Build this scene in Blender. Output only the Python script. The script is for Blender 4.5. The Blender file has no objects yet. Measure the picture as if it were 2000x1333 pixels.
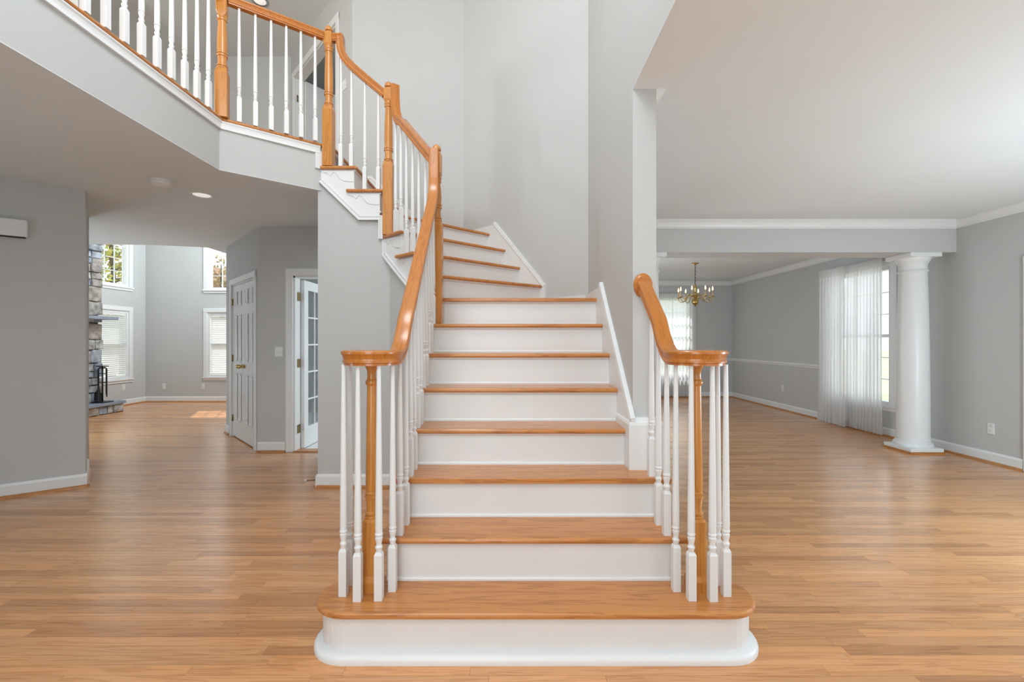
import bpy, bmesh, math, random
from mathutils import Vector, Matrix
random.seed(7)
R = random.Random(11)
PI = math.pi
S = bpy.context.scene
COL = S.collection

# ------------------------------------------------------------------ camera, world, lights, exposure
EYE = 1.28
cam_d = bpy.data.cameras.new('camera'); cam_d.sensor_width = 36.0; cam_d.lens = 16.0
cam_d.clip_start = 0.05; cam_d.clip_end = 300
cam = bpy.data.objects.new('camera', cam_d); COL.objects.link(cam)
cam.location = (0, 0, EYE); cam.rotation_euler = (PI/2, 0, 0)
S.camera = cam
S.view_settings.view_transform = 'Standard'; S.view_settings.look = 'None'
S.view_settings.gamma = 1.0; S.view_settings.use_curve_mapping = False
S.view_settings.exposure = 0.46
S.cycles.use_denoising = True; S.cycles.use_adaptive_sampling = True; S.cycles.adaptive_threshold = 0.02
S.cycles.max_bounces = 8; S.cycles.diffuse_bounces = 4; S.cycles.glossy_bounces = 4
S.cycles.transparent_max_bounces = 24
S.cycles.sample_clamp_indirect = 6.0
S.cycles.caustics_reflective = False; S.cycles.caustics_refractive = False

world = bpy.data.worlds.new('overcast_sky'); S.world = world; world.use_nodes = True
wn = world.node_tree.nodes; wl = world.node_tree.links
bg = wn['Background']; bg.inputs['Color'].default_value = (0.90, 0.955, 1.0, 1); bg.inputs['Strength'].default_value = 1.35

def area_light(name, loc, target, sx, sy, power, col=(1, 1, 1)):
    d = bpy.data.lights.new(name, 'AREA'); d.shape = 'RECTANGLE'; d.size = sx; d.size_y = sy
    d.energy = power; d.color = col
    o = bpy.data.objects.new(name, d); COL.objects.link(o); o.location = loc
    o.rotation_euler = (Vector(target) - Vector(loc)).to_track_quat('-Z', 'Y').to_euler()
    return o
# unseen area fills added to brighten the rooms
COOL = (0.84, 0.945, 1.0)
area_light('family_room_fill', (-4.5, 8.2, 3.6), (-7.7, 8.6, 2.0), 1.6, 2.2, 125, COOL)  # added fill for the family room; the wall here has no window
area_light('study_fill', (0.3, 6.6, 1.6), (-2.5, 6.3, 1.2), 1.2, 1.4, 40, COOL)  # added fill for the room behind the French door
area_light('foyer_window_fill', (-0.8, -1.08, 4.1), (-0.8, 5.0, 3.0), 2.4, 2.0, 40, COOL)  # fill added at the unseen upper front opening, for the back walls
area_light('entry_door_fill', (-0.4, -1.08, 1.35), (-0.1, 5.0, 1.2), 1.0, 1.9, 16, COOL)  # fill added at the unseen entry opening to lift the risers
area_light('dining_room_area_fill', (1.1, 7.6, 1.6), (5.0, 8.2, 1.2), 1.4, 1.5, 14, COOL)  # added fill for the dining room, set off a solid wall
# unseen point fills added to lift ceilings and walls, no fixtures modelled
def point_fill(name, loc, power, r=.25, col=(0.84, 0.94, 1.0)):
    d = bpy.data.lights.new(name, 'POINT'); d.energy = power; d.shadow_soft_size = r; d.color = col
    o = bpy.data.objects.new(name, d); COL.objects.link(o); o.location = loc
    return o
COOLER = (0.64, 0.86, 1.0)
point_fill('living_room_fill', (4.0, 1.9, 0.9), 115, .3, COOLER)  # added to brighten the living room ceiling
point_fill('foyer_high_fill', (-0.8, 1.7, 4.75), 70, .45, (0.90, 0.955, 1.0))  # added high above view to brighten the stair back walls
point_fill('hall_fill', (-4.3, 0.8, 0.9), 22, .25, (0.5, 0.8, 1.0))  # added fill for the hall ceiling and left wall
point_fill('kitchen_fill', (-5.9, 5.5, 0.9), 30, .25, COOLER)  # added out of sight to light the far hall ceiling
point_fill('loft_fill', (-4.4, 2.6, 3.9), 80, .2, COOL)  # added to lighten the loft wall and ceiling
point_fill('dining_room_low_fill', (1.4, 6.4, 0.9), 24, .45, COOLER)  # added low fill, separate from the chandelier
point_fill('bedroom_fill', (-1.2, 6.6, 4.4), 6, .2)  # weak fill added inside the upstairs room
sun_d = bpy.data.lights.new('sun', 'SUN'); sun_d.energy = 5.0; sun_d.angle = 0.01; sun_d.color = (1.0, 0.97, 0.92)
sun = bpy.data.objects.new('sun', sun_d); COL.objects.link(sun)
sun.rotation_euler = Vector((0.35, -0.75, -1.5)).to_track_quat('-Z', 'Y').to_euler()

# ------------------------------------------------------------------ materials
def new_mat(name):
    m = bpy.data.materials.new(name); m.use_nodes = True
    return m, m.node_tree.nodes, m.node_tree.links, m.node_tree.nodes['Principled BSDF']
def setp(b, **k):
    for n, v in k.items():
        n = n.replace('_', ' ')
        if n in b.inputs: b.inputs[n].default_value = v
def paint(name, col, rough=0.5, var=0.02, scale=3.0, spec=0.35):
    m, n, l, b = new_mat(name)
    tc = n.new('ShaderNodeTexCoord'); nz = n.new('ShaderNodeTexNoise'); nz.inputs['Scale'].default_value = scale
    nz.inputs['Detail'].default_value = 4
    l.new(tc.outputs['Object'], nz.inputs['Vector'])
    r = n.new('ShaderNodeValToRGB')
    r.color_ramp.elements[0].position = .3; r.color_ramp.elements[1].position = .7
    r.color_ramp.elements[0].color = (*[c*(1-var) for c in col], 1); r.color_ramp.elements[1].color = (*[c*(1+var) for c in col], 1)
    l.new(nz.outputs['Fac'], r.inputs['Fac']); l.new(r.outputs['Color'], b.inputs['Base Color'])
    setp(b, Roughness=rough, Specular_IOR_Level=spec)
    return m
def wood(name, dark, light, sc, rough=0.3, use_rand=True, bump=0.0, tones=None, coat=0.15, rotated=False):
    m, n, l, b = new_mat(name)
    geo = n.new('ShaderNodeNewGeometry'); oi = n.new('ShaderNodeObjectInfo')
    add = n.new('ShaderNodeMath'); add.operation = 'ADD'
    l.new(geo.outputs['Random Per Island'], add.inputs[0]); l.new(oi.outputs['Random'], add.inputs[1])
    fr = n.new('ShaderNodeMath'); fr.operation = 'FRACT'; l.new(add.outputs[0], fr.inputs[0])
    mul = n.new('ShaderNodeMath'); mul.operation = 'MULTIPLY'; mul.inputs[1].default_value = 37.0
    l.new(fr.outputs[0], mul.inputs[0])
    comb = n.new('ShaderNodeCombineXYZ')
    for i in range(3): l.new(mul.outputs[0], comb.inputs[i])
    va = n.new('ShaderNodeVectorMath'); va.operation = 'ADD'
    l.new(geo.outputs['Position'], va.inputs[0]); l.new(comb.outputs[0], va.inputs[1])
    mp = n.new('ShaderNodeMapping'); mp.inputs['Scale'].default_value = sc
    l.new(va.outputs[0], mp.inputs['Vector'])
    n1 = n.new('ShaderNodeTexNoise'); n1.inputs['Scale'].default_value = 1.0; n1.inputs['Detail'].default_value = 5
    n1.inputs['Distortion'].default_value = 0.9
    l.new(mp.outputs[0], n1.inputs['Vector'])
    # cathedral bands
    m3 = n.new('ShaderNodeMath'); m3.operation = 'MULTIPLY'; m3.inputs[1].default_value = 26.0
    l.new(n1.outputs['Fac'], m3.inputs[0])
    sn = n.new('ShaderNodeMath'); sn.operation = 'SINE'; l.new(m3.outputs[0], sn.inputs[0])
    mr = n.new('ShaderNodeMapRange'); mr.inputs['From Min'].default_value = -1; mr.inputs['From Max'].default_value = 1
    l.new(sn.outputs[0], mr.inputs['Value'])
    mp2 = n.new('ShaderNodeMapping'); mp2.inputs['Scale'].default_value = tuple(s*7 if s > 4 else s*3 for s in sc)
    l.new(va.outputs[0], mp2.inputs['Vector'])
    n2 = n.new('ShaderNodeTexNoise'); n2.inputs['Scale'].default_value = 1.0; n2.inputs['Detail'].default_value = 3
    l.new(mp2.outputs[0], n2.inputs['Vector'])
    mx = n.new('ShaderNodeMath'); mx.operation = 'MULTIPLY_ADD'; mx.inputs[1].default_value = 0.45
    l.new(mr.outputs[0], mx.inputs[0])
    sc2 = n.new('ShaderNodeMath'); sc2.operation = 'MULTIPLY'; sc2.inputs[1].default_value = 0.75
    l.new(n2.outputs['Fac'], sc2.inputs[0]); l.new(sc2.outputs[0], mx.inputs[2])
    ramp = n.new('ShaderNodeValToRGB')
    ramp.color_ramp.elements[0].position = .2; ramp.color_ramp.elements[1].position = .62
    ramp.color_ramp.elements[0].color = (*dark, 1); ramp.color_ramp.elements[1].color = (*light, 1)
    l.new(mx.outputs[0], ramp.inputs['Fac'])
    out = ramp.outputs['Color']
    if tones:
        tr = n.new('ShaderNodeValToRGB'); tr.color_ramp.interpolation = 'CONSTANT'
        el = tr.color_ramp.elements
        while len(el) < len(tones): el.new(0.5)
        for i, (c, e) in enumerate(zip(tones, el)): e.position = i/len(tones); e.color = (*c, 1)
        l.new(fr.outputs[0], tr.inputs['Fac'])
        mm = n.new('ShaderNodeMix'); mm.data_type = 'RGBA'; mm.blend_type = 'MULTIPLY'; mm.inputs['Factor'].default_value = 1.0
        l.new(out, mm.inputs['A']); l.new(tr.outputs['Color'], mm.inputs['B']); out = mm.outputs['Result']
    l.new(out, b.inputs['Base Color'])
    setp(b, Roughness=rough, Coat_Weight=coat, Coat_Roughness=0.18, Specular_IOR_Level=0.5)
    if bump:
        bp = n.new('ShaderNodeBump'); bp.inputs['Strength'].default_value = bump; bp.inputs['Distance'].default_value = 0.002
        l.new(mx.outputs[0], bp.inputs['Height']); l.new(bp.outputs[0], b.inputs['Normal'])
    return m
M = {}
M['wall'] = paint('grey_wall_paint', (0.560, 0.558, 0.548), 0.62, 0.012, 2.0, 0.25)
M['ceiling'] = paint('ceiling_paint', (0.755, 0.785, 0.80), 0.7, 0.01, 2.0, 0.2)
M['white'] = paint('white_trim_paint', (0.80, 0.80, 0.795), 0.35, 0.012, 5.0, 0.45)
M['plastic'] = paint('white_plastic', (0.78, 0.78, 0.77), 0.35, 0.01, 8.0, 0.5)
M['oak'] = wood('oak_treads', (0.36, 0.122, 0.030), (0.58, 0.238, 0.068), (2.2, 26, 26), 0.30, coat=0.2, bump=0.05)
M['oak_y'] = wood('oak_treads_across', (0.36, 0.122, 0.030), (0.58, 0.238, 0.068), (26, 2.2, 26), 0.30, coat=0.2, bump=0.05)
M['rail'] = wood('oak_handrail', (0.40, 0.125, 0.018), (0.53, 0.180, 0.028), (42, 3.5, 3.5), 0.26, coat=0.3)
M['newel'] = wood('oak_newel', (0.45, 0.165, 0.028), (0.60, 0.245, 0.050), (34, 34, 2.0), 0.26, coat=0.3)
M['floor'] = wood('oak_strip_floor', (0.46, 0.200, 0.078), (0.66, 0.325, 0.138), (1.6, 34, 34), 0.25, coat=0.35, bump=0.04,
                  tones=[(1, 1, 1), (.86, .82, .78), (1.08, 1.04, 1.0), (.95, .93, .9), (1.12, 1.12, 1.12), (.80, .74, .70), (1.02, .98, .95), (1.1, 1.05, .98)])
M['shoe'] = wood('oak_shoe_moulding', (0.34, 0.13, 0.035), (0.5, 0.21, 0.06), (9, 9, 30), 0.35)
M['subfloor'] = paint('dark_floor_joint', (0.10, 0.05, 0.025), 0.8, 0.05)
M['woodbase'] = paint('oak_floor_base', (0.46, 0.24, 0.11), 0.4, 0.1)
M['tile'] = paint('white_floor_tile', (0.8, 0.79, 0.77), 0.3, 0.02)
M['concrete'] = paint('driveway_concrete', (0.58, 0.57, 0.56), 0.9, 0.08)
M['lawn'] = paint('lawn_green', (0.34, 0.36, 0.24), 0.95, 0.25, 1.0)
M['black'] = paint('black_iron', (0.012, 0.012, 0.014), 0.45, 0.1, 6, 0.4)
M['dark'] = paint('dark_gap', (0.03, 0.03, 0.03), 0.8, 0.05)
M['roof'] = paint('brown_roof', (0.30, 0.17, 0.11), 0.9, 0.15)
M['siding'] = paint('pale_siding', (0.75, 0.72, 0.68), 0.8, 0.05)
M['bark'] = paint('tree_bark', (0.14, 0.10, 0.07), 0.9, 0.3, 8)
def metal(name, col, rough):
    m, n, l, b = new_mat(name)
    nz = n.new('ShaderNodeTexNoise'); nz.inputs['Scale'].default_value = 20
    mr = n.new('ShaderNodeMapRange'); mr.inputs['To Min'].default_value = rough*.7; mr.inputs['To Max'].default_value = rough*1.3
    l.new(nz.outputs['Fac'], mr.inputs['Value']); l.new(mr.outputs[0], b.inputs['Roughness'])
    setp(b, Base_Color=(*col, 1), Metallic=1.0)
    return m
M['brass'] = metal('aged_brass', (0.52, 0.36, 0.13), 0.28)
M['hinge'] = metal('dull_brass', (0.30, 0.22, 0.10), 0.4)
M['chain'] = metal('dark_chain', (0.12, 0.10, 0.08), 0.45)
M['steel'] = metal('brushed_ring', (0.45, 0.48, 0.52), 0.35)
def emis(name, col, s):
    m, n, l, b = new_mat(name)
    setp(b, Base_Color=(*col, 1), Emission_Color=(*col, 1), Emission_Strength=s)
    return m
M['bulb'] = emis('glowing_bulb', (1.0, 0.62, 0.26), 3.2)
M['lens'] = emis('lamp_lens', (1.0, 0.98, 0.95), 0.35)
M['candle'] = paint('candle_sleeve', (0.55, 0.36, 0.22), 0.5, 0.05)
def glass(name, tint, refl=0.12):
    m, n, l, b = new_mat(name)
    n.remove(b)
    o = n['Material Output']; t = n.new('ShaderNodeBsdfTransparent'); g = n.new('ShaderNodeBsdfGlossy')
    t.inputs['Color'].default_value = (*tint, 1); g.inputs['Roughness'].default_value = 0.02
    mx = n.new('ShaderNodeMixShader'); mx.inputs[0].default_value = 0.05; l.new(t.outputs[0], mx.inputs[1]); l.new(g.outputs[0], mx.inputs[2])
    l.new(mx.outputs[0], o.inputs['Surface'])
    return m
M['glass'] = glass('window_glass', (0.93, 0.95, 0.96))
def sheer(name, alpha, col, trans=.6):
    m, n, l, b = new_mat(name)
    n.remove(b); o = n['Material Output']
    t = n.new('ShaderNodeBsdfTransparent'); d = n.new('ShaderNodeBsdfDiffuse'); tr = n.new('ShaderNodeBsdfTranslucent')
    d.inputs['Color'].default_value = (*col, 1); tr.inputs['Color'].default_value = (*col, 1)
    nz = n.new('ShaderNodeTexNoise'); nz.inputs['Scale'].default_value = 9
    mr = n.new('ShaderNodeMapRange'); mr.inputs['To Min'].default_value = alpha-.06; mr.inputs['To Max'].default_value = alpha+.06
    l.new(nz.outputs['Fac'], mr.inputs['Value'])
    a = n.new('ShaderNodeMixShader'); a.inputs[0].default_value = trans; l.new(d.outputs[0], a.inputs[1]); l.new(tr.outputs[0], a.inputs[2])
    c = n.new('ShaderNodeMixShader'); l.new(mr.outputs[0], c.inputs[0]); l.new(t.outputs[0], c.inputs[1]); l.new(a.outputs[0], c.inputs[2])
    l.new(c.outputs[0], o.inputs['Surface'])
    return m
M['sheer'] = sheer('sheer_curtain', 0.84, (0.92, 0.92, 0.92), .7)
M['blind'] = sheer('blind_slat', 0.96, (0.90, 0.90, 0.895), .62)
def stone_mat():
    m, n, l, b = new_mat('field_stone')
    geo = n.new('ShaderNodeNewGeometry'); oi = n.new('ShaderNodeObjectInfo')
    nz = n.new('ShaderNodeTexNoise'); nz.inputs['Scale'].default_value = 9; nz.inputs['Detail'].default_value = 8
    l.new(geo.outputs['Position'], nz.inputs['Vector'])
    r1 = n.new('ShaderNodeValToRGB'); r1.color_ramp.elements[0].position = .3; r1.color_ramp.elements[1].position = .72
    r1.color_ramp.elements[0].color = (.42, .42, .42, 1); r1.color_ramp.elements[1].color = (1.35, 1.35, 1.35, 1)
    l.new(nz.outputs['Fac'], r1.inputs['Fac'])
    r2 = n.new('ShaderNodeValToRGB'); e = r2.color_ramp.elements; r2.color_ramp.interpolation = 'CONSTANT'
    cols = [(.36, .38, .42), (.42, .37, .32), (.28, .32, .39), (.45, .43, .41), (.36, .32, .29), (.38, .42, .48)]
    while len(e) < len(cols): e.new(.5)
    for i, c in enumerate(cols): e[i].position = i/len(cols); e[i].color = (*c, 1)
    l.new(oi.outputs['Random'], r2.inputs['Fac'])
    mm = n.new('ShaderNodeMix'); mm.data_type = 'RGBA'; mm.blend_type = 'MULTIPLY'; mm.inputs['Factor'].default_value = 1
    l.new(r1.outputs['Color'], mm.inputs['A']); l.new(r2.outputs['Color'], mm.inputs['B']); l.new(mm.outputs['Result'], b.inputs['Base Color'])
    bp = n.new('ShaderNodeBump'); bp.inputs['Strength'].default_value = .6; bp.inputs['Distance'].default_value = .02
    l.new(nz.outputs['Fac'], bp.inputs['Height']); l.new(bp.outputs[0], b.inputs['Normal'])
    setp(b, Roughness=0.85)
    return m
M['stone'] = stone_mat()
M['slate'] = paint('slate_slab', (0.25, 0.28, 0.33), 0.6, 0.15, 6)
M['mortar'] = paint('dark_mortar', (0.10, 0.09, 0.08), 0.9, 0.15, 10)
def leaf_mat(name, cols):
    m, n, l, b = new_mat(name)
    geo = n.new('ShaderNodeNewGeometry'); r = n.new('ShaderNodeValToRGB'); e = r.color_ramp.elements
    while len(e) < len(cols): e.new(.5)
    for i, c in enumerate(cols): e[i].position = i/(len(cols)-1); e[i].color = (*c, 1)
    l.new(geo.outputs['Random Per Island'], r.inputs['Fac']); l.new(r.outputs['Color'], b.inputs['Base Color'])
    setp(b, Roughness=.7)
    return m
M['leaf'] = leaf_mat('autumn_leaves', [(.30, .40, .05), (.50, .50, .08), (.65, .48, .08), (.24, .34, .05), (.60, .42, .16)])
M['leaf2'] = leaf_mat('thin_autumn_leaves', [(.42, .36, .16), (.45, .30, .14), (.30, .32, .12)])

# ------------------------------------------------------------------ mesh helpers
WL = {}          # world location of each object
def sharpen(bm, ang=math.radians(36)):
    for e in bm.edges:
        if len(e.link_faces) == 2 and e.calc_face_angle(0) > ang: e.smooth = False
class MB:
    def __init__(s, mat=None): s.v = []; s.f = []; s.sm = []; s.M = mat
    def P(s, p):
        p = Vector(p)
        return s.M @ p if s.M else p
    def add(s, vs, fs, smooth=False):
        k = len(s.v)
        s.v += [s.P(p) for p in vs]
        for f in fs: s.f.append([k+i for i in f]); s.sm.append(smooth)
        return s
    def box(s, x0, x1, y0, y1, z0, z1):
        return s.add([(x, y, z) for z in (z0, z1) for y in (y0, y1) for x in (x0, x1)],
                     [(0, 2, 3, 1), (4, 5, 7, 6), (0, 1, 5, 4), (2, 6, 7, 3), (0, 4, 6, 2), (1, 3, 7, 5)])
    def prism(s, poly, z0, z1):
        n = len(poly)
        return s.add([(x, y, z0) for x, y in poly] + [(x, y, z1) for x, y in poly],
                     [list(range(n))[::-1], list(range(n, 2*n))] + [(i, (i+1) % n, n+(i+1) % n, n+i) for i in range(n)])
    def extr(s, pts, vec):
        n = len(pts); vec = Vector(vec)
        return s.add([Vector(p) for p in pts] + [Vector(p)+vec for p in pts],
                     [list(range(n))[::-1], list(range(n, 2*n))] + [(i, (i+1) % n, n+(i+1) % n, n+i) for i in range(n)])
    def loft(s, rings, smooth=True, caps=True, closed=True):
        n = len(rings[0]); vs = [p for r in rings for p in r]; fs = []
        for a in range(len(rings)-1):
            for i in range(n if closed else n-1):
                j = (i+1) % n
                fs.append((a*n+i, a*n+j, (a+1)*n+j, (a+1)*n+i))
        s.add(vs, fs, smooth)
        if caps:
            k = len(s.v)-len(vs)
            s.f.append([k+i for i in range(n)][::-1]); s.sm.append(False)
            s.f.append([k+(len(rings)-1)*n+i for i in range(n)]); s.sm.append(False)
        return s
    def lathe(s, prof, c=(0, 0, 0), n=16, smooth=True):
        return s.loft([[(c[0]+r*math.cos(2*PI*i/n), c[1]+r*math.sin(2*PI*i/n), c[2]+z) for i in range(n)] for r, z in prof], smooth)
    def sqloft(s, prof, c=(0, 0, 0), rot=0.0, cham=0.12):
        rings = []
        for h, z in prof:
            k = h*(1-cham)
            pts = [(h, -k), (h, k), (k, h), (-k, h), (-h, k), (-h, -k), (-k, -h), (k, -h)]
            rings.append([(c[0]+x*math.cos(rot)-y*math.sin(rot), c[1]+x*math.sin(rot)+y*math.cos(rot), c[2]+z) for x, y in pts])
        return s.loft(rings, False)
    def tube(s, path, r, n=8):
        path = [Vector(p) for p in path]; rings = []
        for i, p in enumerate(path):
            t = (path[min(i+1, len(path)-1)]-path[max(i-1, 0)]).normalized()
            a = t.orthogonal().normalized() if i == 0 else (a - t*a.dot(t)).normalized()
            b = t.cross(a); rr = r[i] if isinstance(r, (list, tuple)) else r
            rings.append([p+a*rr*math.cos(2*PI*k/n)+b*rr*math.sin(2*PI*k/n) for k in range(n)])
        return s.loft(rings, True)
    def sweep(s, path, prof, heads=None, smooth=True, upvec=None):
        """prof (lateral, up) carried along path; lateral stays horizontal"""
        path = [Vector(p) for p in path]; rings = []; lat = None
        for i, p in enumerate(path):
            t = (path[min(i+1, len(path)-1)]-path[max(i-1, 0)]).normalized()
            h = Vector((t.x, t.y, 0))
            if heads and heads[i] is not None: h = Vector((*heads[i], 0))
            if h.length > 0.18 or lat is None:
                h.normalize(); lat = Vector((h.y, -h.x, 0))
            up = lat.cross(t).normalized()
            # widen at corners of a polyline
            k = 1.0
            if 0 < i < len(path)-1:
                a = (path[i]-path[i-1]).normalized(); bb = (path[i+1]-path[i]).normalized()
                c = max(.5, math.sqrt(max(.0, (1+a.dot(bb))/2))); k = 1/c
            flat = abs(t.z) < .3
            rings.append([p+lat*(u*(k if flat else 1))+up*(v*(1 if flat else k)) for u, v in prof])
        return s.loft(rings, smooth)
    def build(s, name, mat, parent=None, origin=None, bevel=None, weld=False, auto=True, **props):
        me = bpy.data.meshes.new(name)
        if parent is not None: og = WL[parent]
        elif origin is not None: og = Vector(origin)
        else:
            xs = [p.x for p in s.v]; ys = [p.y for p in s.v]; zs = [p.z for p in s.v]
            og = Vector(((min(xs)+max(xs))/2, (min(ys)+max(ys))/2, min(zs)))
        me.from_pydata([tuple(p-og) for p in s.v], [], s.f)
        for p, k in zip(me.polygons, s.sm): p.use_smooth = k
        bm = bmesh.new(); bm.from_mesh(me)
        if weld: bmesh.ops.remove_doubles(bm, verts=bm.verts, dist=1e-5)
        bmesh.ops.recalc_face_normals(bm, faces=bm.faces)
        sharpen(bm)
        bm.to_mesh(me); bm.free()
        me.materials.append(M[mat] if isinstance(mat, str) else mat)
        o = bpy.data.objects.new(name, me); COL.objects.link(o)
        if parent is not None: o.parent = parent; WL[o] = og
        else: o.location = og; WL[o] = og
        if bevel:
            bv = o.modifiers.new('bevel', 'BEVEL'); bv.width = bevel[0]; bv.segments = bevel[1]; bv.limit_method = 'ANGLE'; bv.angle_limit = .6
            bv.harden_normals = False
        for k, v in props.items(): o[k] = v
        return o
def empty(name, loc, label=None, category=None, group=None, kind=None):
    o = bpy.data.objects.new(name, None); COL.objects.link(o); o.location = loc; WL[o] = Vector(loc)
    o.empty_display_size = .1
    if label: o['label'] = label
    if category: o['category'] = category
    if group: o['group'] = group
    if kind: o['kind'] = kind
    return o
def inst(name, mesh, loc, parent=None, rotz=0.0, scale=None):
    o = bpy.data.objects.new(name, mesh); COL.objects.link(o)
    if parent is not None: o.parent = parent; o.location = Vector(loc)-WL[parent]
    else: o.location = loc
    o.rotation_euler.z = rotz
    if scale: o.scale = scale
    WL[o] = Vector(loc)
    return o
def frame(p0, p1, side=1):
    """local x along p0->p1, local y = normal pointing into the room (left of travel if side=1), z up"""
    d = Vector((p1[0]-p0[0], p1[1]-p0[1], 0)); L = d.length; d.normalize()
    n = Vector((-d.y, d.x, 0))*side
    m = Matrix(((d.x, n.x, 0, p0[0]), (d.y, n.y, 0, p0[1]), (0, 0, 1, 0), (0, 0, 0, 1)))
    return m, L
def wall(name, p0, p1, z0, z1, side=1, t=0.12, holes=(), mat='wall', label=None):
    m, L = frame(p0, p1, side)
    b = MB(m)
    us = sorted({0, L, *[h[0] for h in holes], *[h[1] for h in holes]})
    vs = sorted({z0, z1, *[h[2] for h in holes], *[h[3] for h in holes]})
    for i in range(len(us)-1):
        for j in range(len(vs)-1):
            cu = (us[i]+us[i+1])/2; cv = (vs[j]+vs[j+1])/2
            if any(h[0] < cu < h[1] and h[2] < cv < h[3] for h in holes): continue
            b.box(us[i], us[i+1], -t, 0, vs[j], vs[j+1])
    o = b.build(name, mat, weld=True, kind='structure')
    if label: o['label'] = label
    return o
def baseboard(name, p0, p1, side=1, h=0.115, shoe=True):
    m, L = frame(p0, p1, side)
    o = MB(m).extr([(0, 0, 0), (0, .016, 0), (0, .016, h-.02), (0, .008, h), (0, 0, h)], (L, 0, 0)).build(name, 'white', kind='structure')
    if shoe:
        MB(m).extr([(0, .016, 0), (0, .034, 0), (0, .032, .012), (0, .024, .02), (0, .016, .022)], (L, 0, 0)).build('shoe_moulding', 'shoe', o)
    return o
def crown(name, p0, p1, ztop, side=1, s=.085):
    m, L = frame(p0, p1, side)
    pr = [(0, 0), (.86, 0), (.86, -.14), (.72, -.2), (.55, -.38), (.38, -.66), (.3, -.85), (.16, -.9), (.16, -1.05), (0, -1.05)]
    return MB(m).extr([(0, a*s, ztop+c*s) for a, c in pr], (L, 0, 0)).build(name, 'white', kind='structure')

# ------------------------------------------------------------------ constants of the house
ZL, ZC, ZR, ZU = 3.0, 2.60, 2.64, 5.44      # loft floor, hall ceiling, living room ceiling, upper ceiling
RISE, RUN = 0.2, 0.225
def ny(k): return RUN*(7+k)                 # y of the nosing of straight tread k
XW = 0.65                                   # stair wall
YB = 5.07                                   # stair back wall
P_A = (XW, 3.88); P_B = (-.54, YB)          # diagonal wall ends
P_C = (-1.78, YB); P_D = (-3.23, 6.65)
CL0, CL1 = (-2.93, 5.25), (-4.0, 6.37)      # closet wall
YH = 5.25
XR, YD = 5.03, 10.4
XF, YF = -7.7, 9.56

# ------------------------------------------------------------------ floor
fl = MB().box(-8.2, 5.3, -1.2, 10.6, -.12, -.006).build('floor', 'subfloor', kind='structure')
PW = 0.057
def plank_rows(y0, y1):
    rr = random.Random(5); out = []
    y = y0
    while y < y1:
        x = -7.95 + rr.uniform(-.8, 0)
        while x < 5.25:
            Lp = rr.choice([.45, .6, .75, .9, 1.05, 1.2, 1.5])*rr.uniform(.9, 1.1)
            out.append((max(x, -8.1), min(x+Lp, 5.28), y)); x += Lp
        y += PW
    return out
def plank_ok(a, b, y):
    if b-a < .03: return False
    cx = (a+b)/2
    if y > YH+.05 and -2.95 < a and cx < .7 and not (cx < -2.93-(y-YH)*.955): return False
    return True
pl = [p for p in plank_rows(0.6, 10.5) if plank_ok(*p)]
def seen(p):
    a, b, y = p
    if y < 1.52: return False
    lo, hi = -1.14*y, 1.14*y
    if b < lo or a > hi: return False
    if a > -.80 and b < 1.0 and y > 1.75: return False
    return True
vis = sorted([p for p in pl if seen(p)], key=lambda p: p[2])
near = set(vis[:300])
pm = bpy.data.meshes.new('plank'); c = .0011
hx, hy = .5, PW/2-.0005
pv = [(-.5, -hy, -.02), (.5, -hy, -.02), (.5, hy, -.02), (-.5, hy, -.02), (-.5, -hy, -.0003), (.5, -hy, -.0003), (.5, hy, -.0003), (-.5, hy, -.0003),
      (-.499, -hy+c, 0), (.499, -hy+c, 0), (.499, hy-c, 0), (-.499, hy-c, 0)]
pf = [(0, 1, 5, 4), (1, 2, 6, 5), (2, 3, 7, 6), (3, 0, 4, 7), (4, 5, 9, 8), (5, 6, 10, 9), (6, 7, 11, 10), (7, 4, 8, 11), (8, 9, 10, 11)]
pm.from_pydata(pv, [], pf); pm.materials.append(M['floor'])
for a, b, y in vis[:300]:
    inst('floor_plank', pm, ((a+b)/2, y+PW/2, 0), fl, scale=(b-a-.0008, 1, 1))
fb = MB()
for p in pl:
    if p in near: continue
    a, b, y = p; Lp = b-a-.0008
    fb.add([((a+b)/2+v[0]*Lp, y+PW/2+v[1], v[2]) for v in pv[4:]], [tuple(i-4 for i in f) for f in pf[4:]])
fb.build('floor_planks', 'floor', fl, kind='stuff', label='honey oak strip floor boards running across the rooms')
MB().box(-8.1, 5.28, -1.2, .6, -.006, 0).build('floor_entry', 'woodbase', fl)
tl = MB().prism([(-2.6, YH+.1), (-1.4, YH+.1), (.6, YH+.1), (.6, 8.3), (-4.3, 8.3), (-4.3, 7.0)], -.006, .004).build('floor_tile', 'tile', kind='structure')

# ------------------------------------------------------------------ walls and ceilings
MB().box(XW, .777, 2.45, YD+.1, 0, ZR).build('wall_stair_right', 'wall', kind='structure')
MB().box(XW, .777, -1.2, 4.2, ZR, ZU).build('wall_stair_right_upper', 'wall', kind='structure')
wall('wall_stair_diagonal', P_A, P_B, 0, ZU, 1)
wall('wall_stair_back', P_B, P_C, 0, ZU, 1)
wall('wall_loft_diagonal', P_C, P_D, ZL, ZU, 1, holes=[(.44, 1.96, ZL, 5.05)])
wall('wall_loft_back', P_D, (-4.3, 6.65), ZL, ZU, 1)
wall('wall_family_right', (-4.3, 6.88), (-4.3, YF), 0, ZU, 1)
wall('wall_family_right_upper', (-4.3, 6.65), (-4.3, 6.88), ZL, ZU, 1)
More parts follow.
